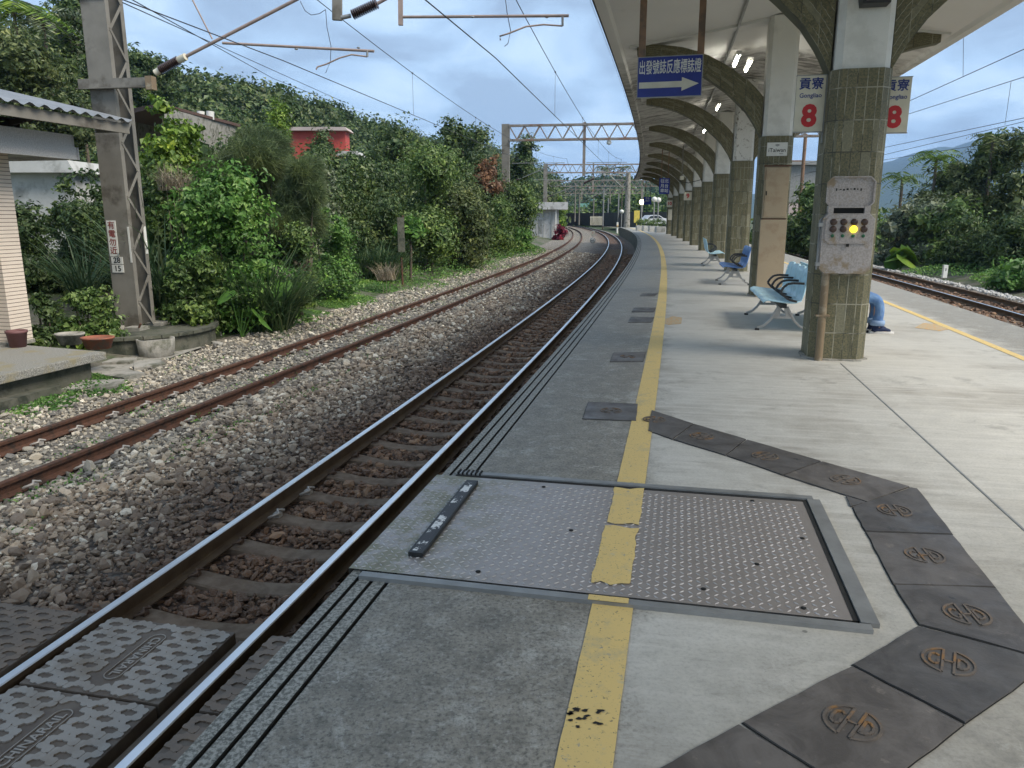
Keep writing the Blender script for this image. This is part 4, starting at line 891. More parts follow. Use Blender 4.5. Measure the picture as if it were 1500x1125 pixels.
s, e = COLS[2]; tag(MB().tube([(.33, .36, 0), (.33, .36, 4.6)], .05, 10).build('drain_pipe', M['olive'], None, P(s, e, 0), -TH(s)), 'dark downpipe behind the third column', 'drain pipe')
# CCTV bracket
root = empty('camera_bracket', P(37.3, 3.6, 0), -TH(37), 'grey platform camera on a cable arm near the number 9 sign', 'camera')
MB().box(-.03, .03, -.03, .03, 3.35, 4.7).build('drop_tube', M['steelgrey'], root); MB().box(-.09, .09, -.12, .12, 3.2, 3.36).build('camera_body', M['cream'], root, bevel=.02)
MB().tube([(-.3, 0, 3.3), (-.1, 0, 3.12), (.3, 0, 3.05), (.9, 0, 3.2)], .018, 6).build('cable', M['black'], root)
# farther blue hanging signs
def far_blue(s, e, W, H, z, lb, txt):
    root = empty('hanging_sign', P(s, e, 0), -TH(s), lb, 'sign'); MB().box(-W / 2, W / 2, -.02, .02, z - H / 2, z + H / 2).build('sign_board', M['blue'], root)
    for x in (-W * .32, W * .32): MB().box(x - .02, x + .02, -.02, .02, z + H / 2, 4.9).build('hanger_tube', M['brownpaint'], root)
    for k, tx in enumerate(txt): textmesh(tx, H * .26, M['whiteclean'], root, 'sign_lettering', ext=.001, fat=.003, M_=Matrix.Translation((0, -.022, z + H * (.3 - .3 * k))) @ UP)
far_blue(41, 2.9, .52, .78, 3.05, 'blue hanging sign far along the platform with three lines of characters', ['往北', '月台', '車站'])
far_blue(72, 2.8, .7, .7, 2.9, 'tiny distant blue sign hung under the canopy end', ['月台', '出口'])

# ---------------------------------------------------------------- benches
def bench(n, seatmat, label, pitch=.515):
    """seats face -x, first seat at y=0"""
    root = empty('bench', (0, 0, 0), 0, label, 'bench', 'plastic seat benches on the platform')
    prof = [(-.46, .415), (-.445, .435), (-.40, .44), (-.25, .42), (-.12, .405), (-.02, .41), (.04, .45), (.075, .53), (.095, .64), (.125, .78), (.145, .87), (.16, .875)]
    th = .02
    for k in range(n):
        y0, y1 = k * pitch + .006, (k + 1) * pitch - .006; N = 9; V = []; F = []
        for side in (0, 1):
            for (x, z) in prof:
                for j in range(N + 1):
                    t_ = j / N; y = y0 + (y1 - y0) * t_; b = (2 * t_ - 1)**2; rib = .006 * math.cos(t_ * math.pi * 6) if z > .5 else 0
                    up = .018 * b**2 if x < .0 else 0; bk = -.028 * b if z > .46 else 0
                    zz = z + up - (.03 * b**3 if (z > .86) else 0) - (.012 * b**3 if x < -.44 else 0)
                    V.append((x + bk + rib + (th if side and z > .46 else 0), y, zz - (th if side and z <= .46 else 0)))
        m = len(prof); w_ = N + 1; o = m * w_
        for i in range(m - 1):
            for j in range(N):
                a = i * w_ + j; F.append((a, a + 1, a + w_ + 1, a + w_)); F.append((o + a, o + a + w_, o + a + w_ + 1, o + a + 1))
        for i in range(m - 1): a = i * w_; F.append((a, a + w_, o + a + w_, o + a)); a += N; F.append((a, o + a, o + a + w_, a + w_))
        for j in range(N): F.append((j, o + j, o + j + 1, j + 1)); a = (m - 1) * w_ + j; F.append((a, a + 1, o + a + 1, o + a))
        link('seat', fast('seat', V, F, seatmat, smooth=True), root)
        arm = MB(); ya = (k + .0) * pitch + .0
        for q in ([(-.02, .43), (-.13, .455), (-.19, .50), (-.245, .56)], [(-.245, .56), (-.21, .625), (-.16, .67), (-.09, .685), (.06, .68)]):
            for a, b in zip(q[:-1], q[1:]): arm.bar((a[0], ya, a[1]), (b[0], ya, b[1]), .045, .03)
        arm.build('armrest', M['black'], root, bevel=.006)
    L = n * pitch; MB().box(-.22, -.14, .05, L - .05, .33, .385).build('support_beam', M['black'], root)
    for y in (.14, L - .2):
        lg = MB()
        def leg2(pts, w0=.05, d=.05):
            for a, b in zip(pts[:-1], pts[1:]): lg.bar((a[0], y, a[1]), (b[0], y, b[1]), d, .034)
        c = -.18
        leg2([(c - .06, .34), (c - .10, .26), (c - .16, .15), (c - .24, .07), (c - .33, .035)]); leg2([(c + .06, .34), (c + .10, .26), (c + .16, .15), (c + .24, .07), (c + .33, .035)])
        leg2([(c - .125, .19), (c + .125, .19)], d=.045); leg2([(c - .045, .33), (c - .075, .2)], d=.06); leg2([(c + .045, .33), (c + .075, .2)], d=.06)
        o = lg.build('leg', M['alu'], root, bevel=.008)
        ft = MB(); [ft.box(x - .03, x + .03, y - .025, y + .025, 0, .03) for x in (c - .33, c + .33)]; ft.build('rubber_foot', M['black'], o, bevel=.005)
    return root
def place(o, s, e, flip=False): o.location = P(s, e, 0); o.rotation_euler = (0, 0, -TH(s) + (math.pi if flip else 0))
b1 = bench(4, M['seatblue'], 'nearest light blue four-seat bench with black armrests'); place(b1, 11.75, 4.70)
b2 = copy_tree(b1); b2['label'] = 'light blue bench back to back with the nearest one, person sitting on it'; place(b2, 13.8, 5.15, True)
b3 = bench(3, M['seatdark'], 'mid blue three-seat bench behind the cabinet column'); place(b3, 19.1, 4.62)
b4 = bench(3, M['seatblue'], 'light blue bench farthest along, seen from its back'); place(b4, 27.3, 4.22, True)

# ---------------------------------------------------------------- seated person (only one leg shows past the column)
def skin(name, verts, edges, radii, mat, parent=None, loc=None, rz=0, root=0, sub=2):
    me = bpy.data.meshes.new(name); me.from_pydata([tuple(v) for v in verts], edges, [])
    ob = bpy.data.objects.new(name, me); col.objects.link(ob); md = ob.modifiers.new('s', 'SKIN'); md.use_smooth_shade = True
    for v, r_ in zip(me.skin_vertices[0].data, radii): v.radius = r_ if isinstance(r_, tuple) else (r_, r_)
    me.skin_vertices[0].data[root].use_root = True
    m2 = ob.modifiers.new('b', 'SUBSURF'); m2.levels = sub; m2.render_levels = sub
    bpy.context.view_layer.update(); e2 = bpy.data.meshes.new_from_object(ob.evaluated_get(bpy.context.evaluated_depsgraph_get())); bpy.data.objects.remove(ob)
    e2.materials.clear(); e2.materials.append(mat); e2.name = name; e2.polygons.foreach_set('use_smooth', [True] * len(e2.polygons)); return link(name, e2, parent, loc, rz)
def person():
    # local: x forward (the way the person faces), y to the person's left, z up
    s, e = 12.02, 5.31; Mx = Matrix.Rotation(-TH(s), 4, 'Z'); rz = -TH(s)
    loc = P(s, e, 0)
    V = [(0, 0, .50), (.0, 0, .68), (.02, 0, .88), (.03, 0, 1.0), (.05, 0, 1.08), (.075, 0, 1.17), (.085, 0, 1.25)]; Rr = [(.15, .12), (.14, .11), (.16, .11), (.12, .085), (.055, .055), (.078, .088), (.07, .075)]
    E = [(i, i + 1) for i in range(6)]
    def chain(parent, pts, rs):
        p_ = parent
        for q, r_ in zip(pts, rs): V.append(q); Rr.append((r_, r_)); E.append((p_, len(V) - 1)); p_ = len(V) - 1
        return p_
    for sy in (-1, 1):
        chain(0, [(.12, sy * .10, .48), (.40, sy * .12, .485), (.455, sy * .12, .44), (.46, sy * .12, .28), (.45, sy * .12, .10), (.52, sy * .125, .045), (.62, sy * .13, .04)], [.085, .062, .058, .052, .036, .036, .028])
        h = chain(3, [(.02, sy * .19, .98), (.0, sy * .22, .76), (.03, sy * .21, .70), (.15, sy * .14, .62), (.20, sy * .13, .60)], [.055, .042, .038, .028, .03])
        for k in range(5):
            a = (k - 2) * .014; ln = (.045, .075, .085, .078, .06)[k]
            chain(h, [(.235, sy * (.13 - a * .8) , .597), (.235 + ln * .6, sy * (.13 - a), .592), (.235 + ln, sy * (.13 - a), .575)] if k else [(.22, sy * .095, .60), (.25, sy * .075, .59), (.27, sy * .07, .575)], [.009, .0085, .007])
    body = skin('person', V, E, Rr, M['skin'], None, loc, rz); tag(body, 'person sitting behind the nearest column, one jeans leg and navy shoe showing', 'person')
    # head details
    mb = MB(); mb.prism([(.15, 1.205), (.185, 1.165), (.15, 1.155)], -.012, .012, 'y'); mb.build('nose', M['skin'], body, bevel=.004)
    for sy in (-1, 1):
        MB().lathe([(.0, -.006), (.008, -.004), (.01, 0), (.008, .004), (.0, .006)], (.155, sy * .03, 1.215), 10, M_=Matrix.Rotation(math.pi / 2, 4, 'Y')).build('eye', M['dark'], body)
        MB().lathe([(.004, -.03), (.012, -.015), (.014, 0), (.012, .02), (.004, .03)], (.08, sy * .082, 1.19), 8).build('ear', M['skin'], body)
    MB().bar((.152, -.02, 1.135), (.152, .02, 1.135), .008, .006).build('mouth', M['darkred'], body)
    skin('hair', [(.06, 0, 1.20), (.055, 0, 1.26), (.05, 0, 1.30), (.03, 0, 1.18)], [(0, 1), (1, 2), (0, 3)], [(.088, .092), (.088, .086), (.05, .05), (.075, .07)], M['hair'], body)
    jv = [(0, 0, .50), (0, 0, .68), (.02, 0, .88), (.03, 0, .99), (.04, 0, 1.04)]; je = [(0, 1), (1, 2), (2, 3), (3, 4)]; jr = [(.17, .14), (.16, .13), (.18, .13), (.14, .10), (.07, .07)]
    for sy in (-1, 1):
        n = len(jv); jv += [(.02, sy * .20, .98), (.0, sy * .235, .76), (.03, sy * .215, .70), (.13, sy * .15, .63)]; je += [(3, n), (n, n + 1), (n + 1, n + 2), (n + 2, n + 3)]; jr += [(.07, .07), (.058, .058), (.055, .055), (.042, .042)]
    skin('jacket', jv, je, jr, M['jacket'], body)
    tv = [(.0, 0, .49)]; te = []; tr = [(.16, .13)]
    for sy in (-1, 1):
        n = len(tv); tv += [(.13, sy * .10, .49), (.38, sy * .12, .495), (.46, sy * .12, .455), (.485, sy * .12, .32), (.475, sy * .12, .20), (.47, sy * .12, .145)]; te += [(0, n)] + [(n + i, n + i + 1) for i in range(5)]; tr += [(.11, .10), (.088, .08), (.092, .078), (.088, .072), (.086, .07), (.085, .07)]
    skin('jeans', tv, te, tr, M['jeans'], body)
    for sy in (-1, 1):
        y = sy * .12; mb = MB(); pr = [(.074, -.035), (.094, -.035), (.098, 0), (.094, .035), (.085, .036)]
        mb.lathe([(r_ , z) for r_, z in pr], (.472, y, .148), 18); mb.build('turned_cuff', M['cuff'], body)
        sv = [(.44, y, .085), (.455, y, .13), (.45, y, .05), (.52, y, .058), (.60, y, .045), (.66, y, .038)]
        sh = skin('shoe', sv, [(0, 1), (0, 2), (2, 3), (3, 4), (4, 5)], [(.05, .045), (.05, .045), (.046, .042), (.048, .045), (.042, .034), (.026, .022)], M['navy'], body)
        so_ = MB(); pl = [(.385, -.032), (.37, 0), (.385, .032), (.46, .04), (.56, .046), (.64, .04), (.69, .018), (.70, 0), (.69, -.02), (.64, -.042), (.56, -.046), (.46, -.038)]
        so_.prism([(a, b + y) for a, b in pl], 0.0, .03); so_.build('sole', M['sole'], sh, bevel=.006)
person()

# ================================================================ overhead line: masts, cantilevers, portals, wires
def lattice_mast(name, loc, rz, w, d, h, label, cat='mast', z0=0, group=None, mats=None, lean=0):
    """two channel webs facing +-y, laced on the +-x faces"""
    root = empty(name, loc, rz, label, cat, group); m = mats or M['steelgrey']
    for sy in (-1, 1):
        mb = MB(); y = sy * d / 2; mb.box(-w / 2, w / 2, y - .008, y + .008, z0, h)
        for sx in (-1, 1): mb.box(sx * w / 2 - (.012 if sx > 0 else 0), sx * w / 2 + (.012 if sx < 0 else 0), min(y - sy * .008, y - sy * .10), max(y - sy * .008, y - sy * .10), z0, h)
        mb.build('channel', m, root)
    st = d * .95; n = int((h - z0) / st)
    for sx in (-1, 1):
        mb = MB(); x = sx * (w / 2 + .006)
        for k in range(n):
            a, b = (-1, 1) if k % 2 else (1, -1); mb.bar((x, a * (d / 2 - .06), z0 + k * st), (x, b * (d / 2 - .06), z0 + (k + 1) * st), .012, .055)
        mb.build('lacing', m, root)
    return root
def insulator(mb, a, b, r=.075, n=11, core=.03):
    a, b = Vector(a), Vector(b); d = (b - a); L = d.length; q = d.to_track_quat('Z', 'Y').to_matrix().to_4x4()
    pr = []
    for k in range(n):
        z = L * (k + .1) / n; pr += [(core, z), (r, z + L / n * .35), (r * .95, z + L / n * .45), (core, z + L / n * .6)]
    mb.lathe(pr, a, 12, M_=q)
# the big mast beside the siding
ms = lattice_mast('catenary_mast', (-7.78, 15.6, -.62), -.14, .50, .54, 10.4, 'big weathered lattice mast in the left foreground with warning plates')
for sx, sy in ((-1, -1), (1, -1), (-1, 1), (1, 1)):
    MB().box(sx * .25 - .17, sx * .25 + .17, sy * .36 - .17, sy * .36 + .17, -.32, .03).build('base_block', M['rock'], ms, bevel=.015)
    MB().tube([(sx * .40, sy * .52, .03), (sx * .45, sy * .52, .11)], .02, 6).build('anchor_bolt', M['rust'], ms)
F0 = -.280
MB().box(-.22, -.02, F0 - .012, F0, 1.42, 2.12).build('warning_plate', M['whiteclean'], ms, bevel=.004)
for k, ch in enumerate('有電勿近'): textmesh(ch, .155, M['darkred'], ms, 'warning_character', ext=.001, fat=.003, M_=Matrix.Translation((-.12, F0 - .0135, 2.02 - .165 * k)) @ UP)
for z0, z1, tx in ((1.27, 1.41, '28'), (1.10, 1.255, '15')):
    pl = MB().box(-.20, .05, F0 - .012, F0, z0, z1).build('number_plate', M['whiteclean'], ms, bevel=.003); textmesh(tx, .155, M['black'], pl, 'number', ext=.001, bold=.003, M_=Matrix.Translation((-.075, F0 - .0135, (z0 + z1) / 2)) @ UP)
MB().box(.213, .250, -.285, -.278, 1.30, 2.0).build('white_marker', M['whiteclean'], ms); MB().box(.252, .259, .18, .26, 1.45, 2.0).build('white_marker', M['whiteclean'], ms)
zb = 4.66
MB().box(-.44, 1.12, -.34, -.278, zb - .09, zb + .09).build('bracket_beam', M['steelgrey'], ms); MB().box(-.44, 1.12, -.42, -.34, zb - .10, zb - .085).build('bracket_flange', M['steelgrey'], ms)
MB().box(1.0, 1.13, -.43, -.27, zb - .14, zb + .10).build('bracket_gusset', M['pipe'], ms)
MB().box(-.27, .27, -.30, -.279, 6.15, 6.19).build('clamp_band', M['steelgrey'], ms)

def wire(name, pts, r, label, group=None, mat=None, cat='wire'):
    pts = [Vector(p) for p in pts]; c = pts[0]; mb = MB(); mb.tube([p - c for p in pts], r, 5, caps=False); o = mb.build(name, mat or M['wire'], None, c); tag(o, label, cat, group); return o
# cantilever of the siding, on the big mast
ca = empty('cantilever_arm', at(262, 90, 15.2), 0, 'slanting cantilever arm with ribbed insulator on the big left mast', 'cantilever')
A0 = Vector(ca.location)
def rel(p): return Vector(p) - A0
i0, i1, i2 = at(227, 107, 15.2), at(234, 103, 15.2), at(262, 88, 15.15); top = at(520, -45, 14.7)
mb = MB(); insulator(mb, rel(i1), rel(i2), .085, 12); mb.build('ribbed_insulator', M['porcelain'], ca)
MB().tube([rel(i0), rel(i1)], .06, 10).build('insulator_cap', M['cream'], ca); MB().tube([rel(i2), rel(at(272, 83, 15.1))], .065, 10).build('insulator_cap', M['cream'], ca)
MB().tube([rel(i2), rel(top)], .030, 10).build('main_tube', M['pinktube'], ca)
h0, h1 = at(326, 63, 15.0), at(548, 75, 14.6)
MB().tube([rel(h0), rel(h1)], .024, 10).build('steady_tube', M['pinktube'], ca)
MB().tube([rel(at(311, 57, 15.0)), rel(at(283, 2, 15.0)), rel(at(262, -40, 15))], .014, 8).build('tie_rod', M['pinktube'], ca)
r0 = at(538, 83, 14.6); MB().tube([rel(at(538, 74, 14.6)), rel(r0)], .02, 8).build('clevis', M['galv'], ca)
MB().tube([rel(r0), rel(at(515, 80, 14.6)), rel(at(497, 85, 14.6)), rel(at(478, 94, 14.6)), rel(at(465, 98, 14.6)), rel(at(463, 102, 14.6))], .014, 8).build('registration_arm', M['pinktube'], ca)
for x, y in ((434, 70), (525, 68)): MB().lathe([(.02, -.012), (.035, 0), (.02, .012)], rel(at(x, y + 2, 14.75)), 10).build('ring_clamp', M['galv'], ca)
# cantilever of the main track, hung from above
cb_ = empty('cantilever_arm', at(585, 25, 13.0), 0, 'horizontal steady tube with curved arm hanging over the main track', 'cantilever'); A1 = Vector(cb_.location)
def rl2(p): return Vector(p) - A1
MB().bar(rl2(at(586, -70, 13.0)), rl2(at(587, 37, 13.0)), .07, .07).build('drop_post', M['pinktube'], cb_)
MB().tube([rl2(at(586, 25, 13.0)), rl2(at(833, 23, 12.4))], .022, 10).build('steady_tube', M['pinktube'], cb_)
MB().tube([rl2(at(824, 24, 12.4)), rl2(at(824, 38, 12.4))], .018, 8).build('clevis', M['galv'], cb_)
MB().tube([rl2(at(824, 38, 12.4)), rl2(at(796, 36, 12.4)), rl2(at(770, 39, 12.4)), rl2(at(745, 49, 12.4)), rl2(at(732, 53, 12.4)), rl2(at(733, 59, 12.4))], .013, 8).build('registration_arm', M['pinktube'], cb_)
for x, y in ((692, 29), (801, 17)): MB().lathe([(.02, -.012), (.035, 0), (.02, .012)], rl2(at(x, 25, 12.7)), 10).build('ring_clamp', M['galv'], cb_)
ip = empty('insulator_hanger', at(493, 10, 13.6), 0, 'hanging bracket post with slanting brown insulator at the top of the picture', 'insulator'); A2 = Vector(ip.location)
def rl3(p): return Vector(p) - A2
MB().bar(rl3(at(494, -60, 13.6)), rl3(at(494, 30, 13.6)), .16, .07).build('hanger_post', M['steelgrey'], ip, bevel=.01)
MB().tube([rl3(at(500, 26, 13.5)), rl3(at(514, 23, 13.5))], .035, 8).build('insulator_cap', M['galv'], ip)
mb = MB(); insulator(mb, rl3(at(516, 22, 13.5)), rl3(at(553, 5, 13.4)), .085, 13, .035); mb.build('ribbed_insulator', M['porcelain'], ip)
MB().tube([rl3(at(553, 5, 13.4)), rl3(at(566, -2, 13.4)), rl3(at(640, -60, 13.2))], .028, 8).build('main_tube', M['pinktube'], ip)

def eline(e, z, s0, s1, n=14, sag=0., wob=0.):
    a, b = P(s0, e, z), P(s1, e, z); out = []
    for k in range(n + 1):
        t_ = k / n; p = a.lerp(b, t_); p.z -= sag * 4 * t_ * (1 - t_); out.append(p)
    return out
spans = [(-32, 13.5), (13.5, 58), (58, 103), (103, 148)]
def at_t(pts, t_): x = t_ * (len(pts) - 1); i = min(len(pts) - 2, int(x)); return pts[i].lerp(pts[i + 1], x - i)
def catenary(e, zc, zm, lab, sp):
    for k, (a, b) in enumerate(sp):
        e1, e2 = (e[0], e[1]) if k % 2 == 0 else (e[1], e[0])
        c = [P(a, e1, zc).lerp(P(b, e2, zc), t_ / 12) for t_ in range(13)]
        m = []
        for t_ in range(19): p = P(a, e1, zm).lerp(P(b, e2, zm), t_ / 18); p.z -= .72 * 4 * (t_ / 18) * (1 - t_ / 18); m.append(p)
        where = ['passing overhead behind the viewer', 'from the near arm to the first portal', 'between the first and second portals', 'beyond the second portal'][k]
        wire('contact_wire', c, .0085 if k < 2 else .012, f'contact wire over the {lab}, {where}', 'contact wires of the overhead line')
        mw = wire('messenger_wire', m, .0085 if k < 2 else .012, f'sagging upper wire over the {lab}, {where}', 'sagging upper wires of the overhead line')
        for j in range(1, 6):
            t_ = j / 6; p, q = at_t(c, t_), at_t(m, t_)
            if q.z - p.z > .08: d = MB().tube([p - m[0], q - m[0]], .004 if k < 2 else .007, 4).build('dropper', M['wire'], mw); MB().lathe([(.0, -.03), (.022, -.01), (.022, .01), (0, .03)], q - m[0], 6).build('dropper_clamp', M['wire'], d)
catenary((.36, .0), 4.1, 5.55, 'main track', spans)
catenary((-3.62, -3.75), 4.2, 5.65, 'siding', spans[:3])
# right side wires
wire('contact_wire', [at(1300, 162.4, 27), at(1560, 45, 17)], .010, 'upper right wire climbing to the picture corner, higher of the steep pair', 'wires right of the canopy')
wire('contact_wire', [at(1300, 177, 30), at(1560, 93.5, 19)], .010, 'upper right wire climbing to the picture corner, lower of the steep pair', 'wires right of the canopy')
wire('contact_wire', [at(1150, 246, 60), at(1302, 214.7, 44), at(1560, 160, 28)], .013, 'upper of the two nearly parallel wires in front of the right mountains', 'wires right of the canopy')
wire('contact_wire', [at(1150, 262, 64), at(1302, 225, 48), at(1560, 164, 30)], .013, 'lower of the two nearly parallel wires in front of the right mountains', 'wires right of the canopy')
wire('contact_wire', [at(1150, 258, 66), at(1300, 233.5, 52), at(1560, 193, 36)], .013, 'lowest right wire crossing the mountain ridge', 'wires right of the canopy')
wire('dropper', [at(1411.5, 36, 21.6), at(1410.7, 112, 22.2)], .006, 'thin dropper hanging left of the other one at upper right', 'droppers right of the canopy')
wire('dropper', [at(1481, 120, 22.2), at(1472, 183, 31)], .007, 'thin dropper nearest the right picture edge', 'droppers right of the canopy')
wire('feeder_wire', [at(180, -8, 13), at(400, 115, 30), at(700, 232, 60)], .010, 'thin wire descending from the big mast behind the steady tube, upper of two', 'feeder wires on the left')
wire('feeder_wire', [at(180, 4, 13.5), at(318, 66, 22), at(500, 148, 34)], .010, 'thin wire descending from the big mast behind the steady tube, lower of two', 'feeder wires on the left')
wire('jumper_wire', [at(440, 2, 14.6), at(447, 16, 14.6), at(456, 22, 14.6), at(468, 20, 14.6), at(477, 14, 14.6)], .006, 'short looping jumper wire near the top centre left', None)
wire('jumper_wire', [at(477, 14, 14.7), at(479, 40, 14.7), at(485, 68, 14.7), at(484, 90, 14.7), at(477, 107, 14.7)], .006, 'long hanging jumper wire crossing the steady tube', None)
wire('jumper_wire', [at(738, -20, 12.6), at(743, 20, 12.6), at(748, 45, 12.6), at(744, 64, 12.6), at(739, 68, 12.6)], .006, 'hanging jumper wire over the main track above the curved arm', None)

def portal(s, e0, e1, zt, label, drops, wm=.5, det=True):
    root = empty('line_portal', P(s, e0, 0), -TH(s), label, 'portal', 'portals spanning the tracks'); W = e1 - e0; m = M['portal']
    for k, x in enumerate((0, W)):
        mb = MB(); mb.box(x - wm / 2, x + wm / 2, -.22, .22, -1.15, zt + .05)
        mb.build('mast', M['steelgrey'], root)
    for y in (-.2, .2):
        mb = MB(); zb_ = zt - 1.15; mb.box(wm / 2, W - wm / 2, y - .06, y + .06, zt - .13, zt); mb.box(wm / 2, W - wm / 2, y - .06, y + .06, zb_, zb_ + .14)
        n = int(W / 1.1)
        for i in range(n):
            xa = wm / 2 + (W - wm) * i / n; xb = wm / 2 + (W - wm) * (i + .5) / n; xc = wm / 2 + (W - wm) * (i + 1) / n
            mb.bar((xa, y, zt - .1), (xb, y, zb_ + .1), .05, .06); mb.bar((xb, y, zb_ + .1), (xc, y, zt - .1), .05, .06)
        mb.build('truss_side', m, root)
    for e, zl in drops:
        x = e - e0; MB().box(x - .1, x + .1, -.1, .1, zl, zt + .1).build('drop_post', m, root)
    def arm(x, z, L):
        d = 1 if L > 0 else -1; g = MB(); g.tube([(x, 0, z + .3), (x + .75 * d, 0, z + .62)], .07, 8); g.build('insulator', M['porcelain'], root)
        g = MB(); g.tube([(x + .75 * d, 0, z + .62), (x + L, 0, z + 1.75)], .03, 6); g.tube([(x + .2 * d, 0, z + 1.75), (x + L + .5 * d, 0, z + 1.75)], .025, 6); g.tube([(x + .5 * L, 0, z + .55), (x + L + .3 * d, 0, z + .55)], .022, 6); g.build('cantilever_tubes', M['galv'], root)
    arm(.25, 3.6, 3.6); arm(drops[0][0] - e0, 3.6, 2.6)
    for x in (W * .30, W * .64): MB().lathe([(.05, -.34), (.16, -.28), (.18, -.15), (.1, .0)], (x, 0, zt - 1.15), 10).build('round_fitting', M['whiteclean'], root)
    return root
portal(58, -8.1, 17, 8.05, 'nearest portal frame with lattice beam crossing the sky beside the canopy', [(-2.35, 4.4), (9.0, 4.4)], .55)
portal(103, -8.4, 17, 8.1, 'second portal frame farther along the curve', [(-2.2, 4.4), (9.0, 4.4)], .5)
portal(148, -8.4, 17, 8.0, 'third portal frame, small in the distance', [(-2.2, 4.4), (9.0, 4.4)], .5)
portal(195, -8.4, 17, 8.0, 'fourth portal frame, tiny against the far hill', [(-2.2, 4.4), (9.0, 4.4)], .5)
# single mast at the platform end
s_, e_2 = SE(*at(918, 334, 104)[:2]); root = empty('catenary_mast', (at(918, 334, 104).x, 104, 0), 0, 'pale concrete mast with arms at the far end of the platform', 'mast')
MB().tube([(0, 0, -.2), (0, 0, 7.2)], [.42, .30], 10).build('mast_shaft', M['rock'], root)
MB().tube([(0, 0, 6.9), (-4.3, 0, 7.3)], .07, 6).tube([(0, 0, 4.6), (-2.6, 0, 6.9)], .06, 6).tube([(-.2, 0, 6.6), (-3.4, 0, 6.9)], .06, 6).build('bracket_arm', M['galv'], root)
for k, (px, y0, y1, Y) in enumerate(((848, 285, 330, 150), (883, 276, 331, 150), (869, 290, 326, 190), (905, 284, 331, 170), (842, 268, 325, 170), (890, 290, 330, 210))):
    b = at(px, y1, Y); tp = at(px, y0, Y); o = MB().tube([(0, 0, 0), (0, 0, tp.z - b.z)], .16, 6).build('line_pole', M['galv' if k % 2 else 'steelgrey'], None, b); tag(o, 'thin distant pole standing over the far tracks', 'pole', 'thin poles beyond the platform end')

# ================================================================ left building, slab, wall
def building():
    root = empty('station_building', P(10, -8, -.5), -TH(10), 'station building at the left edge with corrugated roof, granite beam and tiled pillar', 'building')
    def L(s, e): q = (P(s, e, 0) - P(10, -8, 0)); a = TH(10); return Vector((q.x * math.cos(a) - q.y * math.sin(a), q.x * math.sin(a) + q.y * math.cos(a), 0))
    # local x = +e, y = +s ; z from -.5
    def pillar(y):
        mb = MB(); x0, x1 = -.06, .34; z0, z1 = 0, 3.1; v = []; f = []; uv = []
        for (a, b) in (((x0, y), (x1, y)), ((x1, y), (x1, y + .42)), ((x1, y + .42), (x0, y + .42)), ((x0, y + .42), (x0, y))):
            n = len(v); v += [(a[0], a[1], z0), (b[0], b[1], z0), (b[0], b[1], z1), (a[0], a[1], z1)]; f.append((n, n + 1, n + 2, n + 3)); uv.append([(0, z0), (.4, z0), (.4, z1), (0, z1)])
        mb.add(v, f, 0, uv); mb.build('tiled_pillar', M['slip'], root)
        MB().box(x0 - .02, x1 + .02, y - .02, y + .44, -.02, .05).build('pillar_foot', M['rock'], root, bevel=.01)
    pillar(1.05); pillar(-3.4)
    MB().box(-.9, .98, -9, 2.2, 3.08, 3.2).box(.92, 1.0, -9, 2.24, 3.02, 3.22).box(-.9, 1.0, 2.20, 2.26, 3.02, 3.22).build('granite_beam', M['granite'], root)
    MB().box(.90, .98, -9, 2.2, 3.222, 3.42).box(-.9, .98, 2.14, 2.2, 3.222, 3.42).build('granite_upper_course', M['granite'], root)
    MB().box(-4.0, .8, -9, 1.2, 3.2, 3.24).build('ceiling', M['soffitdark'], root)
    MB().box(-4.2, -4.0, -9, 1.2, 0, 3.6).build('rear_wall', M['palewall'], root)
    g = MB()
    for z in (3.47, 3.56, 3.65): g.box(.1, .75, 1.3, 1.34, z, z + .04); g.box(.72, .76, -1.5, 1.34, z, z + .03)
    for y in (.3, 1.3): g.box(.7, .76, y, y + .06, 3.4, 3.78)
    g.box(-.5, .7, -9, .2, 3.42, 3.72); g.build('dark_louvres', M['soffitdark'], root)
    # corrugated roof edge
    V = []; F = []; ys = np.arange(-9, 2.95, .055); cols_ = [(1.62, 3.70), (.4, 3.98), (-1.5, 4.4), (-4.5, 4.0)]
    for i, y in enumerate(ys):
        z_ = .028 * math.sin(i * math.pi / 2.5); V += [(x, y, z + z_) for x, z in cols_]
    n = len(ys); F = [(i * 4 + j, i * 4 + j + 1, (i + 1) * 4 + j + 1, (i + 1) * 4 + j) for i in range(n - 1) for j in range(3)]
    link('corrugated_roof', fast('corrugated_roof', V, F, M['roofmetal'], smooth=True), root)
    MB().box(1.48, 1.53, -9, 2.9, 3.50, 3.66).box(.9, 1.5, 2.82, 2.87, 3.52, 3.68).build('roof_purlin', M['steelgrey'], root)
    [MB().bar((1.45, y, 3.58), (.75, y, 3.45), .05, .08).build('roof_strut', M['soffitdark'], root) for y in (-3, 1.0)]
    return root
building()
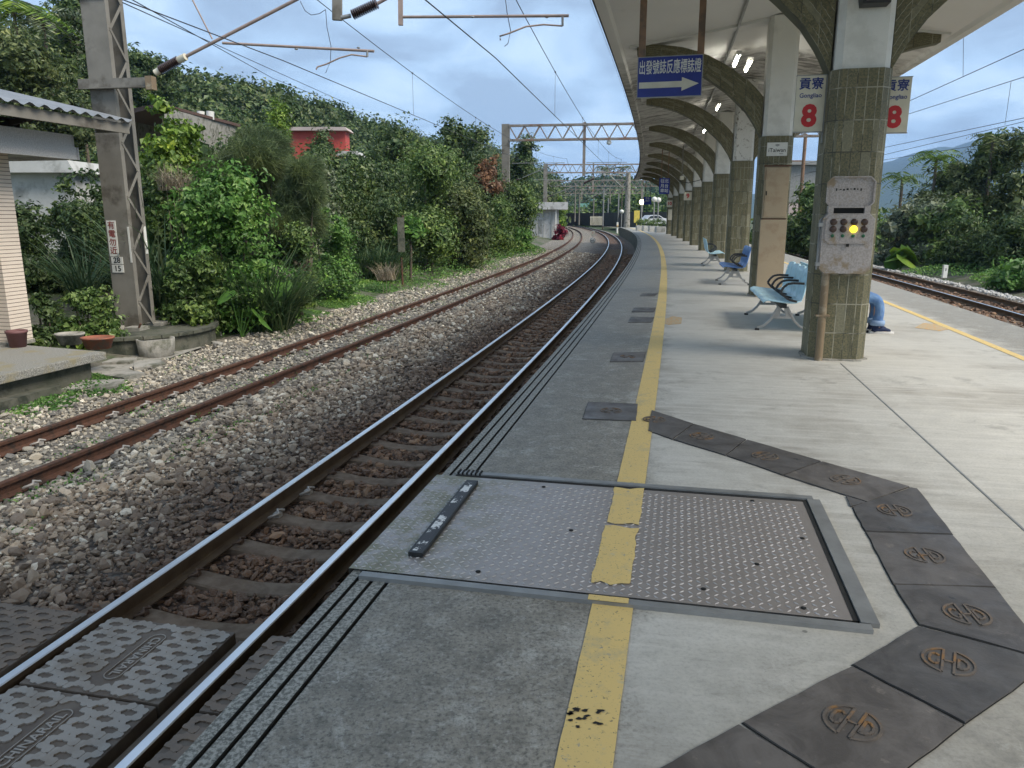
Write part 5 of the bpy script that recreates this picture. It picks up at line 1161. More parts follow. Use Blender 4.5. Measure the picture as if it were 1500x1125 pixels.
def slab():
    mb = MB(); pl = [P(s, e, 0) for s, e in ((-3, -5.86), (4, -5.86), (8, -5.84), (10.85, -5.72), (11.3, -8.5), (11.3, -14), (-3, -14))]
    mb.prism([(p.x, p.y) for p in pl], -.62, -.5); o = mb.build('porch_slab', M['aggregate'], None, None, bevel=.015); tag(o, 'grey aggregate porch slab with pale worn edge at lower left', 'porch slab')
    mb = MB(); pl = [P(s, e, 0) for s, e in ((-3, -6.0), (8, -5.98), (10.7, -5.9), (11.1, -8.5), (11.1, -14), (-3, -14))]; mb.prism([(p.x, p.y) for p in pl], -1.3, -.62); mb.build('slab_base', M['mosswall'], o)
    mb = MB(); pl = [P(s, e, 0) for s, e in ((-3, -5.7), (8, -5.72), (9.9, -5.75), (10.0, -6.2), (-3, -6.2))]; mb.prism([(p.x, p.y) for p in pl], -1.3, -.84); mb.build('lower_step', M['mosswall'], o)
slab()
for k, (sx, ex, a, sz, lb) in enumerate(((10.4, -5.62, .3, .40, 'flat broken concrete slab lying at the foot of the porch'), (11.2, -5.75, -.4, .34, 'smaller tilted concrete piece by the porch corner'), (12.0, -5.9, .9, .30, 'thin broken paving piece on the path beyond the porch'), (12.2, -6.6, .2, .26, 'pale concrete chunk near the planter wall'))):
    mb = MB(); mb.prism([(-sz, -sz * .5), (sz * .8, -sz * .6), (sz, sz * .4), (-sz * .5, sz * .6)], -.05, .05); o = mb.build('concrete_piece', M['rock'], None, P(sx, ex, -.96), a, bevel=.01); o.rotation_euler.x = .08; tag(o, lb, 'concrete piece')
mb = MB(); mb.add([P(11.2, -8, -.93), P(11.2, -5.95, -.985), P(14, -6.15, -.97), P(14.4, -6.9, -.93)], [(0, 1, 2, 3)]); tag(mb.build('paved_path', M['rock']), kind='structure')
# planter ring wall around the mast
mb = MB(); c = Vector((-7.65, 15.4, 0)); N = 30; ring = []
for k in range(N): a = 2 * math.pi * k / N; ring.append((c.x + 1.45 * math.cos(a), c.y + 1.55 * math.sin(a)))
mb.prism(ring, -1.2, -.66); o = mb.build('planter_wall', M['mosswall']); tag(o, 'low dark mossy round planter wall under the big mast', 'planter')
mb = MB(); 
for (xa, ya), (xb, yb) in zip(ring, ring[1:] + ring[:1]): mb.bar((xa, ya, -.64), (xb, yb, -.64), .16, .06)
mb.build('planter_rim', M['mosswall'], o)
o = MB().lathe([(.30, -.2), (.34, .2), (.30, .2), (.28, .16)], (0, 0, 0), 20).build('concrete_ring', M['rock'], None, gz(219, 523, -.95) + Vector((0, .3, .1))); tag(o, 'short pale concrete ring standing below the planter wall', 'concrete ring')
for k in range(26):
    a = random.random(); px = 275 + 45 * random.random() + (60 if k > 18 else 0); py = 505 - 20 * random.random() - (25 if k > 18 else 0); q = gz(px, py, -.97); sz = random.uniform(.05, .17)
    mb = MB(); bm = bmesh.new(); bmesh.ops.create_icosphere(bm, subdivisions=1, radius=sz)
    for v in bm.verts: v.co = Vector((v.co.x * 1.3, v.co.y, v.co.z * .6)) * random.uniform(.75, 1.15)
    me = bpy.data.meshes.new('rubble'); bm.to_mesh(me); bm.free(); me.materials.append(M['rock']); o = link('rubble_stone', me, None, q, random.uniform(0, 6)); tag(o, 'pale broken concrete rubble lump beside the planter', 'rubble', 'pale rubble lumps at the foot of the bushes')
# pots
def pot(loc, r, h, label, mat='terracotta', oval=1.):
    root = empty('flower_pot', loc, 0, label, 'flower pot'); Mx = Matrix.Diagonal((oval, 1, 1, 1))
    MB().lathe([(r * .78, 0), (r, h * .85), (r * 1.08, h * .86), (r * 1.08, h), (r * .92, h), (r * .9, h * .9)], (0, 0, 0), 22, M_=Mx).build('pot_body', M[mat], root); MB().lathe([(r * .9, h * .88), (0.01, h * .9)], (0, 0, 0), 16, M_=Mx).build('soil', M['hillsoil'], root)
M['potpurple'] = simple('purple_plastic', (.16, .07, .07), (.13, .06, .06), 6, .6)
pot(gz(27, 508, -.5), .15, .27, 'small dull purple pot standing at the tiled pillar', 'potpurple')
pot(gz(127, 510, -.5) + Vector((0, .35, -.06)), .20, .19, 'wide terracotta bowl pot beside the porch edge', oval=1.25); pot(gz(78, 506, -.5) + Vector((0, .5, -.06)), .19, .19, 'mossy grey pot left of the wide terracotta bowl', 'rock', 1.2)

# small posts, signs along the siding
b = at(590, 420, 28.4); root = empty('old_post', (b.x, b.y, -1.02), .2, 'dark weathered wooden signal post standing in the weeds', 'post')
MB().tube([(0, 0, 0), (-.02, 0, 1.1)], .04, 6).build('pole', M['rust'], root); MB().box(-.13, .12, -.10, .10, 1.3, 2.55).build('post_head', M['mosswall'], root); MB().box(.05, .12, -.02, .2, 2.4, 2.62).build('crossbar', M['rust'], root)
for (px, py, Y, lb) in ((688, 388, 41, 'small white marker post in the weeds left of the siding'), (1383, 407, 33, 'small white marker post on the pale ballast right of the platform')):
    q = at(px, py, Y); tag(MB().box(-.09, .09, -.06, .06, 0, .55).box(-.02, .02, -.065, -.06, .3, .42, 1).build('marker_post', [M['whiteclean'], M['black']], None, q, bevel=.02), lb, 'marker post')
q = at(868, 357, 74); root = empty('speed_board', q, 0, 'round white 45 board with small pink sign above, between the tracks', 'sign')
MB().tube([(0, 0, -.25), (0, 0, 1.3)], .03, 6).build('pole', M['galv'], root); MB().lathe([(.0, -.01), (.28, -.01), (.28, .01), (0, .01)], (0, -.05, .32), 24, M_=Matrix.Rotation(math.pi / 2, 4, 'X')).build('round_board', M['whiteclean'], root)
MB().tube([(.24 * math.cos(2 * math.pi * k / 24), -.065, .32 + .24 * math.sin(2 * math.pi * k / 24)) for k in range(25)], .014, 5).build('ring', M['black'], root)
textmesh('45', .30, M['black'], root, 'number', ext=.002, bold=.004, M_=Matrix.Translation((0, -.075, .32)) @ UP); MB().box(-.2, .2, -.05, -.03, .78, 1.2).build('top_board', M['cream'], root); textmesh('T', .3, M['red'], root, 'letter', ext=.002, M_=Matrix.Translation((0, -.056, .99)) @ UP)

# hut beside the siding
def hut():
    c = at(806, 346, 88); root = empty('trackside_hut', (c.x, c.y, -1.05), -.05, 'small white concrete hut with flat roof beside the siding', 'hut')
    a = Vector((0, 0, 0)); W = 3.1; D = 9
    MB().box(-W / 2 - 1.5, W / 2 - .6, 0, D, 0, 3.3).build('wall', M['whitewallhut'], root); MB().box(-W / 2 - 1.6, W / 2 + .4, -.9, D, 3.3, 4.1).build('flat_roof', M['whitewallhut'], root)
    for k, x in enumerate((-2.5, -1.6, -.8, .1)): MB().box(x, x + .12, -.06, 0, 0, 3.3).build('pilaster', M['palewall'], root)
    w = MB().box(-1.4, -.95, -.03, 0, .6, 2.2).build('door', M['galv'], root); MB().box(.55, .7, -.6, -.45, 0, 3.3).build('porch_post', M['whiteclean'], root)
hut()
print('built structures')

# ================================================================ foliage
def quads(c, nrm, lng, ln, wd, shape='leaf'):
    """leaf quads: centre, normal, length direction, length, width -> verts (n*4)"""
    sd_ = np.cross(nrm, lng); sd_ /= np.linalg.norm(sd_, axis=1)[:, None] + 1e-9
    a = c - lng * ln[:, None] * .5; b = c + lng * ln[:, None] * .5; m = c - lng * ln[:, None] * .06 + nrm * (wd * .25)[:, None]
    V = np.stack([a, m + sd_ * wd[:, None] * .5, b, m - sd_ * wd[:, None] * .5], 1)
    return V.reshape(-1, 3)
def unit(v): return v / (np.linalg.norm(v, axis=1)[:, None] + 1e-9)
def leaf_cloud(blobs, n, size, aspect=.5, droop=.25, cl=14, clr=.22, seed=1, flat=.5, shell=.55):
    r_ = np.random.default_rng(seed); B = np.array(blobs, float); wgt = (B[:, 3] * B[:, 4] + B[:, 4] * B[:, 5] + B[:, 3] * B[:, 5]); wgt /= wgt.sum()
    nc = max(1, n // cl); bi = r_.choice(len(B), nc, p=wgt); d = unit(r_.normal(size=(nc, 3))); rad = shell + (1.05 - shell) * r_.random(nc)**.6
    cc = B[bi, :3] + d * B[bi, 3:6] * rad[:, None]; rb = B[bi, 3:6].mean(1)
    k = np.repeat(np.arange(nc), cl); m = len(k); csz = np.repeat(r_.uniform(.65, 1.35, nc), cl); off = r_.normal(size=(m, 3)) * (clr * rb[k])[:, None] * np.array([1, 1, .6]); c = cc[k] + off
    outw = unit(d[k] * .8 + off / (clr * rb[k])[:, None] * .25 + np.array([0, 0, flat]) + r_.normal(size=(m, 3)) * .45)
    lng = unit(np.cross(outw, r_.normal(size=(m, 3)))); lng[:, 2] -= droop; lng = unit(lng)
    ln = size * csz * r_.uniform(.6, 1.25, m); V = quads(c, outw, lng, ln, ln * aspect)
    # long shoots reaching out of the crown
    ns = int(nc * .05); bi = r_.choice(len(B), ns, p=wgt); d = unit(r_.normal(size=(ns, 3)) + np.array([0, 0, .7])); p0 = B[bi, :3] + d * B[bi, 3:6] * .8; L = B[bi, 3:6].mean(1) * r_.uniform(.25, .75, ns); q = 10
    tt = np.tile(np.linspace(.1, 1, q), ns); k = np.repeat(np.arange(ns), q); c = p0[k] + d[k] * (L[k] * tt)[:, None] + np.array([0, 0, -1.]) * (L[k] * tt**2 * .35)[:, None] + r_.normal(size=(len(k), 3)) * size * .35
    nr = unit(r_.normal(size=(len(k), 3)) * .6 + np.array([0, 0, 1.])); lg = unit(np.cross(nr, r_.normal(size=(len(k), 3))) + np.array([0, 0, -.3])); ln = size * r_.uniform(.6, 1.2, len(k))
    return np.concatenate([V, quads(c, nr, lg, ln, ln * aspect)])
def core_cloud(blobs, n, size, seed=2):
    r_ = np.random.default_rng(seed); B = np.array(blobs, float); bi = r_.integers(0, len(B), n); d = unit(r_.normal(size=(n, 3)))
    c = B[bi, :3] + d * B[bi, 3:6] * (.25 + .35 * r_.random(n))[:, None]; lng = unit(np.cross(d, r_.normal(size=(n, 3)))); return quads(c, d, lng, np.full(n, size), np.full(n, size * .9))
def blades(n, box, h, wd, bend=.5, seed=1, up=1., spread=.35):
    """long arching blades of three segments"""
    r_ = np.random.default_rng(seed); x0, x1, y0, y1, z = box; b = np.stack([r_.uniform(x0, x1, n), r_.uniform(y0, y1, n), np.full(n, z)], 1)
    a = r_.uniform(0, 6.28, n); hd = np.stack([np.cos(a), np.sin(a), np.zeros(n)], 1); sd_ = np.stack([-np.sin(a), np.cos(a), np.zeros(n)], 1) ; L = h * r_.uniform(.5, 1.15, n); bd = bend * r_.uniform(.4, 1.4, n)
    V = []
    for t_, ww in ((0, 1.), (.35, .9), (.7, .6), (1., .05)):
        p = b + hd * (L * (spread * t_ + bd * t_ * t_))[:, None] + np.array([0, 0, 1]) * (L * (t_ * up - bd * .75 * t_**2.2))[:, None]
        V += [p - sd_ * wd * ww * .5, p + sd_ * wd * ww * .5]
    V = np.stack(V, 1).reshape(-1, 3); F = []
    base = 8 * np.arange(n)[:, None]
    F = np.concatenate([base + np.array([2 * k, 2 * k + 1, 2 * k + 3, 2 * k + 2]) for k in range(3)], 0)
    return V, F
def cloud_obj(name, V, mat, parent=None, loc=None):
    return link(name, fast(name, V, np.arange(len(V)).reshape(-1, 4), mat), parent, loc)
def px_box(x0, y0, x1, y1, Y):
    a, b = at(x0, y0, Y), at(x1, y1, Y); return a.x, b.x, b.z, a.z     # xmin, xmax, zmin, zmax
def ground_z(x, y):
    s, e = SE(x, y)
    if e < -6.3: return float(np.interp(-e, [6.3, 6.9, 7.8, 9, 11, 14, 20, 30, 45, 70], [-1.06, -.98, -.82, -.62, -.3, 0, .6, 2, 6, 13]))
    if e > 15: return float(np.interp(e, [15.3, 17, 20, 30, 60], [-1.33, -1., -.8, -.6, 0]))
    return -1.05
def mk_blobs(W, D, H, n, r_, low=.0, lump=.42):
    out = []; h = H - low; n = int(n * 1.6)
    for k in range(n):
        a = 6.28 * k * .618 + r_.uniform(-.4, .4); q = ((k + .5) / n)**.5; z = r_.random() if k % 3 else r_.uniform(0, .35)
        s_ = lump * r_.uniform(.55, 1.0); rx_ = W * .5 * s_; rz = min(h * .34, max(rx_ * .8, h * .16)) * r_.uniform(.8, 1.15); ry_ = D * .5 * s_
        tp = 1. if z < .55 else (1 - ((z - .55) / .45)**2 * .45)
        out.append((q * math.cos(a) * (W * .5 - rx_) * tp, q * math.sin(a) * (D * .5 - ry_) * tp, low + rz * .5 + (h - rz * 1.5) * z, rx_ * 1.12, ry_ * 1.15, rz))
    return out
SEED = [11]
def plant(name, label, cat, box, Y, D, mat, size, dens=2.4, nb=9, aspect=.5, base=None, trunk=False, group=None, droop=.25, cl=14, lump=.45, low=None, clr=.22, core=True, lean=0):
    """crown filling the picture box at distance Y; the thing stands on the ground"""
    SEED[0] += 1; r_ = np.random.default_rng(SEED[0]); xa, xb, za, zb_ = px_box(*box, Y); W = xb - xa; cx_ = (xa + xb) / 2; zg = base if base is not None else ground_z(cx_, Y)
    zg = min(zg, za + .15); root = empty(name, (cx_, Y, zg), 0, label, cat, group); H = zb_ - zg; lw = (max(0., za - zg) if trunk else 0.) if low is None else low
    bl = mk_blobs(W, D, H, nb, r_, lw, lump); bl = [(b[0] + lean * b[2], b[1], b[2], b[3], b[4], b[5]) for b in bl]
    area = size * size * aspect * .5; n = int(min(26000, dens * (W * (H - lw) + D * (H - lw) * .5) / area))
    V = leaf_cloud(bl, n, size, aspect, droop, cl, clr, SEED[0])
    if core: V = np.concatenate([V, core_cloud(bl, int(n * .22), size * 1.6, SEED[0])])
    cloud_obj('crown', V, mat, root)
    if trunk:
        mb = MB(); r0 = max(.05, W * .035); mb.tube([(0, 0, -.1), (.05 * W * r_.uniform(-1, 1), 0, lw * .5 + H * .15), (.06 * W * r_.uniform(-1, 1), 0, lw + (H - lw) * .45), (0, 0, H * .85)], [r0, r0 * .8, r0 * .5, r0 * .15], 8)
        for b in bl[:6]: mb.tube([(0, 0, lw + (b[2] - lw) * .35), (b[0] * .5, b[1] * .5, b[2] * .8), (b[0], b[1], b[2])], [r0 * .45, r0 * .3, r0 * .1], 5)
        mb.build('trunk', M['bark'], root)
    else:
        mb = MB()
        for b in bl[:7]: mb.tube([(b[0] * .3, b[1] * .3, -.05), (b[0] * .7, b[1] * .7, b[2] * .6), (b[0], b[1], b[2])], [.025, .018, .006], 5)
        mb.build('stems', M['bark'], root)
    return root
# near left, around and behind the porch and the mast
plant('leafy_shrub', 'dark small-leaved shrub spilling over the pots beside the porch', 'shrub', (60, 420, 190, 500), 14.2, 1.3, M['leafB'], .085, 3., 7, .62, base=-.85)
plant('leafy_shrub', 'low dark green shrub at the tiled pillar behind the purple pot', 'shrub', (34, 425, 90, 505), 13.6, 1.0, M['leafC'], .08, 3., 5, .62, base=-.85)
plant('shrub', 'dark hedge at the left edge behind the tiled pillar', 'shrub', (-40, 278, 85, 450), 18.2, 1.6, M['leafC'], .10, 3., 9, .55)
plant('shrub', 'leafy shrub at the foot of the feathery needle tree', 'shrub', (392, 322, 475, 440), 19.6, 1.8, M['leafB'], .10, 2.6, 8, .55)
plant('shrub', 'deep green shadowy hedge behind the big mast and the pillar', 'shrub', (20, 290, 190, 470), 19, 2.2, M['leafC'], .10, 3.2, 12, .55)
plant('shrub', 'dark broadleaf shrub just left of the big mast below the granite beam', 'shrub', (40, 232, 200, 330), 21, 2.4, M['leafC'], .14, 2.6, 10, .5, low=1.1, core=False)
plant('tree', 'big round yellow-green camphor tree above the corrugated roof', 'tree', (-60, 32, 135, 215), 33, 7, M['leafD'], .20, 2.2, 12, .5, trunk=True)
plant('tree', 'dark tree behind the yellow-green one, left of the big mast top', 'tree', (60, -40, 160, 150), 44, 7, M['leafC'], .26, 2.2, 9, .5, trunk=True)
plant('tree', 'dark tree just right of the big mast on the skyline', 'tree', (175, 55, 262, 150), 62, 8, M['leafC'], .34, 2.6, 8, .5, trunk=True)
plant('vine_thicket', 'bright lime green creeper mound right of the big mast', 'vine', (192, 140, 300, 240), 20.5, 2.2, M['leafY'], .13, 2.6, 8, .72, low=3.1, droop=.5)
plant('vine_thicket', 'mid green creeper wall behind the lattice of the mast', 'vine', (185, 225, 330, 470), 19.5, 2., M['leafB'], .13, 2.6, 12, .72, droop=.5)
plant('glossy_bush', 'large glossy light green bush right of the big mast', 'bush', (222, 205, 428, 400), 17.6, 2.6, M['leafA'], .125, 2.6, 13, .56, droop=.45)
plant('glossy_bush', 'lower glossy bush with drooping leaves above the rubble', 'bush', (212, 350, 345, 478), 16.4, 1.5, M['leafB'], .11, 2.6, 9, .6, droop=.45)
def feathery(box, Y, D, label, h, n, seed):
    xa, xb, za, zb_ = px_box(*box, Y); cx_ = (xa + xb) / 2; zg = ground_z(cx_, Y); root = empty('casuarina', (cx_, Y, zg), 0, label, 'tree'); r_ = np.random.default_rng(seed); W = xb - xa; H = zb_ - zg; lw = za - zg
    bl = mk_blobs(W, D, H, 11, r_, max(0, lw), .5); B = np.array(bl); nc = n; bi = r_.integers(0, len(B), nc); d = unit(r_.normal(size=(nc, 3)) + np.array([0, -.3, .5])); c = B[bi, :3] + d * B[bi, 3:6] * r_.uniform(.5, 1., nc)[:, None]
    lng = unit(d * .5 + r_.normal(size=(nc, 3)) * .35 + np.array([.25, 0, -.25])); nr = unit(np.cross(lng, r_.normal(size=(nc, 3)))); V = quads(c, nr, lng, h * r_.uniform(.6, 1.3, nc), np.full(nc, .012))
    V = np.concatenate([V, core_cloud(bl, 900, .3, seed)]); cloud_obj('crown', V, M['fine'], root); mb = MB()
    for b in bl: mb.tube([(0, 0, 0), (b[0] * .6, b[1] * .6, b[2] * .6), b[:3]], [.06, .04, .01], 5)
    mb.build('trunk', M['bark'], root)
feathery((285, 186, 450, 285), 22, 3.2, 'fine feathery dark needle foliage above the glossy bush', .55, 30000, 5)
feathery((385, 228, 492, 350), 21.2, 2.8, 'fine feathery foliage drooping right of the glossy bush', .50, 26000, 6)
plant('vine_thicket', 'yellow-green vine covered bush right of the feathery foliage', 'vine', (430, 285, 522, 405), 23, 2.6, M['leafA'], .10, 2.6, 9, .65, droop=.4)
# reeds, plumes, giant leaves
def reeds(px, py, Y, w_, h, n, label, seed, mat='reed', wd=.03, bend=.55):
    b = at(px, py, Y); z = ground_z(b.x, Y); root = empty('reed_clump', (b.x, Y, z), 0, label, 'reeds'); V, F = blades(n, (-w_, w_, -w_ * .7, w_ * .7, 0), h, wd, bend, seed); link('blades', fast('blades', V, F, M[mat]), root); return root
reeds(388, 455, 17.4, .5, 2.3, 800, 'tall arching silver grass clump between the glossy bush and the giant leaves', 3)
reeds(232, 470, 17.4, .35, 3.4, 260, 'tall reed blades rising beside the lattice mast', 4, wd=.035)
reeds(130, 470, 17.2, .2, 2.2, 120, 'thin upright reed tuft behind the potted shrub', 8, wd=.03)
reeds(548, 400, 29, .9, 1.9, 700, 'reed clump behind the old wooden post', 9, wd=.035)
def big_leaves(px, py, Y, n, label, seed, size=.42):
    b = at(px, py, Y); z = ground_z(b.x, Y); root = empty('taro_plant', (b.x, Y, z), 0, label, 'plant'); r_ = random.Random(seed)
    for k in range(n):
        a = r_.uniform(0, 6.28); R_ = r_.uniform(.15, .6); h = r_.uniform(.35, 1.05); c = Vector((R_ * math.cos(a), R_ * math.sin(a) * .7, h)); L = size * r_.uniform(.7, 1.2); tilt = r_.uniform(.3, 1.0)
        m = Matrix.Translation(c) @ Matrix.Rotation(a - math.pi / 2 + r_.uniform(-.6, .6), 4, 'Z') @ Matrix.Rotation(-tilt, 4, 'X')
        out = [(0, -.25), (.22, -.42), (.42, -.25), (.44, .05), (.34, .35), (.18, .62), (0, .85), (-.18, .62), (-.34, .35), (-.44, .05), (-.42, -.25), (-.22, -.42)]
        v = [m @ Vector((x * L, y * L, -abs(x) * .18 * L)) for x, y in out]; md = [m @ Vector((0, y * L, .02)) for y in (-.2, .3, .85)]
        mb = MB(); n_ = len(v); mb.add(v + [m @ Vector((0, .1 * L, .015))], [(i, (i + 1) % n_, n_) for i in range(n_)], smooth=True); mb.build('leaf', M['leafA'] if r_.random() < .7 else M['leafY'], root)
        MB().tube([(0, 0, 0), (c.x * .5, c.y * .5, h * .7), tuple(m @ Vector((0, -.2 * L, 0)))], .012, 5).build('stalk', M['leafA'], root)
big_leaves(352, 468, 16.5, 7, 'giant heart-shaped leaves low in front of the glossy bush', 2, .42)
big_leaves(425, 452, 17.7, 9, 'clump of giant heart-shaped leaves at the right end of the bushes', 5, .52)
big_leaves(1318, 398, 38, 9, 'giant drooping leaves just right of the near column', 7, 1.2)
def plumes(px, py, Y, n, label, seed):
    b = at(px, py, Y); z = ground_z(b.x, Y); zt = b.z - z; root = empty('dry_grass', (b.x, Y, z), 0, label, 'dry grass'); V, F = blades(n, (-.3, .3, -.2, .2, max(0, zt - .6)), .75, .012, .5, seed); link('plume', fast('plume', V, F, M['plume']), root); mb = MB(); [mb.tube([(0.05 * k, 0, 0), (.08 * k, 0, zt)], .008, 4) for k in (-2, 0, 2)]; mb.build('stalks', M['plume'], root)
plumes(250, 240, 18.2, 260, 'pale feathery dry plume standing over the glossy bush', 4)
plumes(500, 392, 24, 260, 'tangle of pale dry grass right of the giant leaves', 7); plumes(565, 384, 26, 220, 'pale dry grass mound left of the old post', 8)
# middle distance
mid = [
 ('tree', 'dark bushy tree standing in front of the middle of the red building', (438, 178, 492, 262), 44, 4, 'leafC', .2, False),
 ('tree', 'dark pointed evergreen among the shrubs below the red roof', (395, 140, 440, 260), 46, 4, 'leafC', .24, True),
 ('tree', 'slim light green bamboo-like tree left of the red roof', (385, 142, 425, 200), 40, 3, 'leafY', .16, False),
 ('shrub', 'dark dense shrub below the red roof', (415, 195, 530, 400), 30, 5, 'leafC', .15, False),
 ('shrub', 'grey-green shrub with pale leaves in front of the white house', (430, 215, 500, 300), 28.5, 3, 'leafG', .13, False),
 ('shrub', 'dark green shrub directly behind the old post', (500, 250, 610, 405), 32, 5, 'leafC', .15, False),
 ('shrub', 'large olive-green rounded shrub in the middle of the left thicket', (560, 205, 690, 372), 36, 6, 'leafB', .17, False),
 ('shrub', 'pale-tipped shrub right of the large rounded one', (640, 240, 726, 368), 38, 5, 'leafD', .16, False),
 ('tree', 'tall dark tree on the skyline above the left thicket', (520, 168, 640, 270), 50, 8, 'leafC', .26, True),
 ('tree', 'tall dark tree on the skyline just left of the first portal mast', (620, 172, 735, 280), 54, 8, 'leafC', .26, True),
 ('tree', 'spreading dark tree behind the first portal mast', (725, 190, 790, 300), 64, 6, 'leafC', .28, True),
 ('tree', 'rust-coloured dying tree beside the first portal mast', (690, 222, 738, 282), 52, 4, 'leafBr', .20, True),
 ('shrub', 'round glossy dark bush under the first portal mast', (672, 268, 762, 372), 49, 5, 'leafB', .19, False),
 ('shrub', 'round glossy dark bush nearest the white hut', (725, 262, 795, 350), 58, 5, 'leafB', .21, False),
 ('shrub', 'low bright shrub at the foot of the bush by the hut', (742, 330, 785, 366), 55, 3, 'leafA', .17, False),
 ('tree', 'bright yellow-green tree standing behind the hut', (802, 286, 832, 332), 110, 5, 'leafY', .34, True),
 ('shrub', 'crimson leaved bush beside the white hut', (807, 328, 832, 352), 84, 2.2, 'leafR', .20, False),
 ('shrub', 'papaya-like pale plant right behind the old post', (566, 318, 632, 348), 30, 1.5, 'leafA', .20, True),
]
for nm, lb, bx, Y, D, mt, sz, tk in mid: plant(nm, lb, nm, bx, Y, D, M[mt], sz, 2.5, 11, .52, trunk=tk, lump=.5)
# low weeds along the siding: nobody could count them
def weeds():
    VV = []; r_ = np.random.default_rng(5); 
    def patch(px, py, rx, ry, n, size, hmax, z0=-1.02):
        for k in range(n):
            a = r_.uniform(0, 6.28); q = r_.random()**.5; g = gz(px + rx * q * math.cos(a), py + ry * q * math.sin(a), z0); h = hmax * (1 - q * q) * r_.uniform(.2, 1)
            yield (g.x, g.y, max(z0, ground_z(g.x, g.y)) + .02 + h)
    pts = []; sizes = []
    for px, py, rx, ry, n, size, hm in ((110, 566, 90, 18, 3600, .05, .14), (60, 590, 60, 14, 1400, .05, .08), (20, 600, 40, 12, 900, .05, .06), (500, 442, 55, 11, 6500, .06, .10), (545, 425, 40, 6, 2600, .06, .10), (450, 462, 40, 6, 1500, .05, .06), (560, 405, 60, 12, 2600, .08, .55), (640, 395, 60, 15, 3200, .09, .65), (690, 375, 60, 14, 2800, .11, .7), (750, 368, 50, 10, 2400, .13, .5), (600, 418, 60, 8, 1400, .07, .18), (690, 390, 60, 8, 1400, .08, .15),
            (215, 500, 60, 16, 900, .05, .2), (300, 470, 80, 14, 1600, .07, .35), (400, 470, 70, 10, 1200, .07, .25), (1400, 399, 80, 6, 1500, .10, .4), (1470, 408, 50, 6, 1500, .10, .5)):
        p = list(patch(px, py, rx, ry, n, size, hm)); pts += p; sizes += [size] * len(p)
    # between the rails and on the ballast
    for s0, s1, e0, e1, n in ((5, 26, -4.3, -3.1, 2200), (4, 14, -3.0, -2.2, 2600), (6, 20, -6.1, -4.5, 3600), (20, 45, -6.4, -4.6, 3000)):
        for k in range(n):
            s, e = r_.uniform(s0, s1), r_.uniform(e0, e1)
            if mnoise.noise(Vector((s * .9, e * 1.6, 3))) < .12: continue
            g = P(s, e, -1.0 + r_.uniform(0, .03)); pts.append(tuple(g)); sizes.append(.035)
    c = np.array(pts); sz = np.array(sizes); n = len(c); nr = unit(r_.normal(size=(n, 3)) * .5 + np.array([0, -.2, .9])); lng = unit(np.cross(nr, r_.normal(size=(n, 3)))); ln = sz * r_.uniform(.7, 1.4, n)
    o = cloud_obj('weeds', quads(c, nr, lng, ln, ln * .6), M['leafA']); tag(o, 'low green weeds along the siding and between the stones', 'weeds', kind='stuff')
    V1, F1 = blades(2600, (0, 1, 0, 1, 0), .22, .010, .5, 3); V1 = V1.reshape(-1, 8, 3); base = V1[:, :2].mean(1)
    for i in range(len(V1)):
        px = r_.choice([500, 640, 720, 600]); g = gz(px + r_.normal() * 45, {500: 442, 640: 412, 720: 385, 600: 420}[px] + r_.normal() * 6, -1.0); V1[i] += np.array([g.x, g.y, max(-1.03, ground_z(g.x, g.y))]) - np.array([base[i][0], base[i][1], 0])
    o = link('grass_tufts', fast('grass_tufts', V1.reshape(-1, 3), F1, M['grass'])); tag(o, 'short grass blades at the edge of the siding ballast', 'grass', kind='stuff')
weeds()
# right side thicket behind the far track
rt_ = [
 ('bamboo', 'pale silvery bamboo thicket just right of the near column', (1292, 284, 1400, 400), 44, 7, 'leafG', .34, .28),
 ('bamboo', 'tall olive bamboo on the right skyline, centre of the thicket', (1345, 226, 1450, 330), 48, 7, 'leafD', .34, .28),
 ('tree', 'tall pale treetop at the right on the skyline', (1430, 190, 1512, 330), 46, 6, 'leafD', .32, .35),
 ('tree', 'bushy green treetop rising highest right of the near column', (1432, 186, 1474, 260), 47, 3, 'leafB', .30, .4),
 ('shrub', 'broad mid green shrub in the right thicket', (1330, 290, 1440, 395), 42, 6, 'leafB', .28, .5),
 ('conifer', 'dark rounded fir-like bush in the right thicket', (1376, 302, 1450, 405), 38, 5, 'leafC', .22, .3),
 ('conifer', 'second dark rounded fir-like bush at the right edge', (1440, 302, 1530, 412), 35, 5, 'leafC', .22, .3),
 ('shrub', 'light green leafy bush at the right picture edge near the ballast', (1450, 372, 1540, 425), 29, 3, 'leafA', .20, .5),
 ('shrub', 'green bush seen in the gap between the two nearest columns', (1155, 262, 1222, 350), 52, 6, 'leafB', .3, .5),
 ('shrub', 'dark low bush in the gap between the two nearest columns', (1150, 300, 1215, 365), 47, 5, 'leafC', .3, .5),
]
for nm, lb, bx, Y, D, mt, sz, asp in rt_: plant(nm, lb, nm, bx, Y, D, M[mt], sz, 2.6, 12, asp, trunk=nm == 'tree', lump=.5)
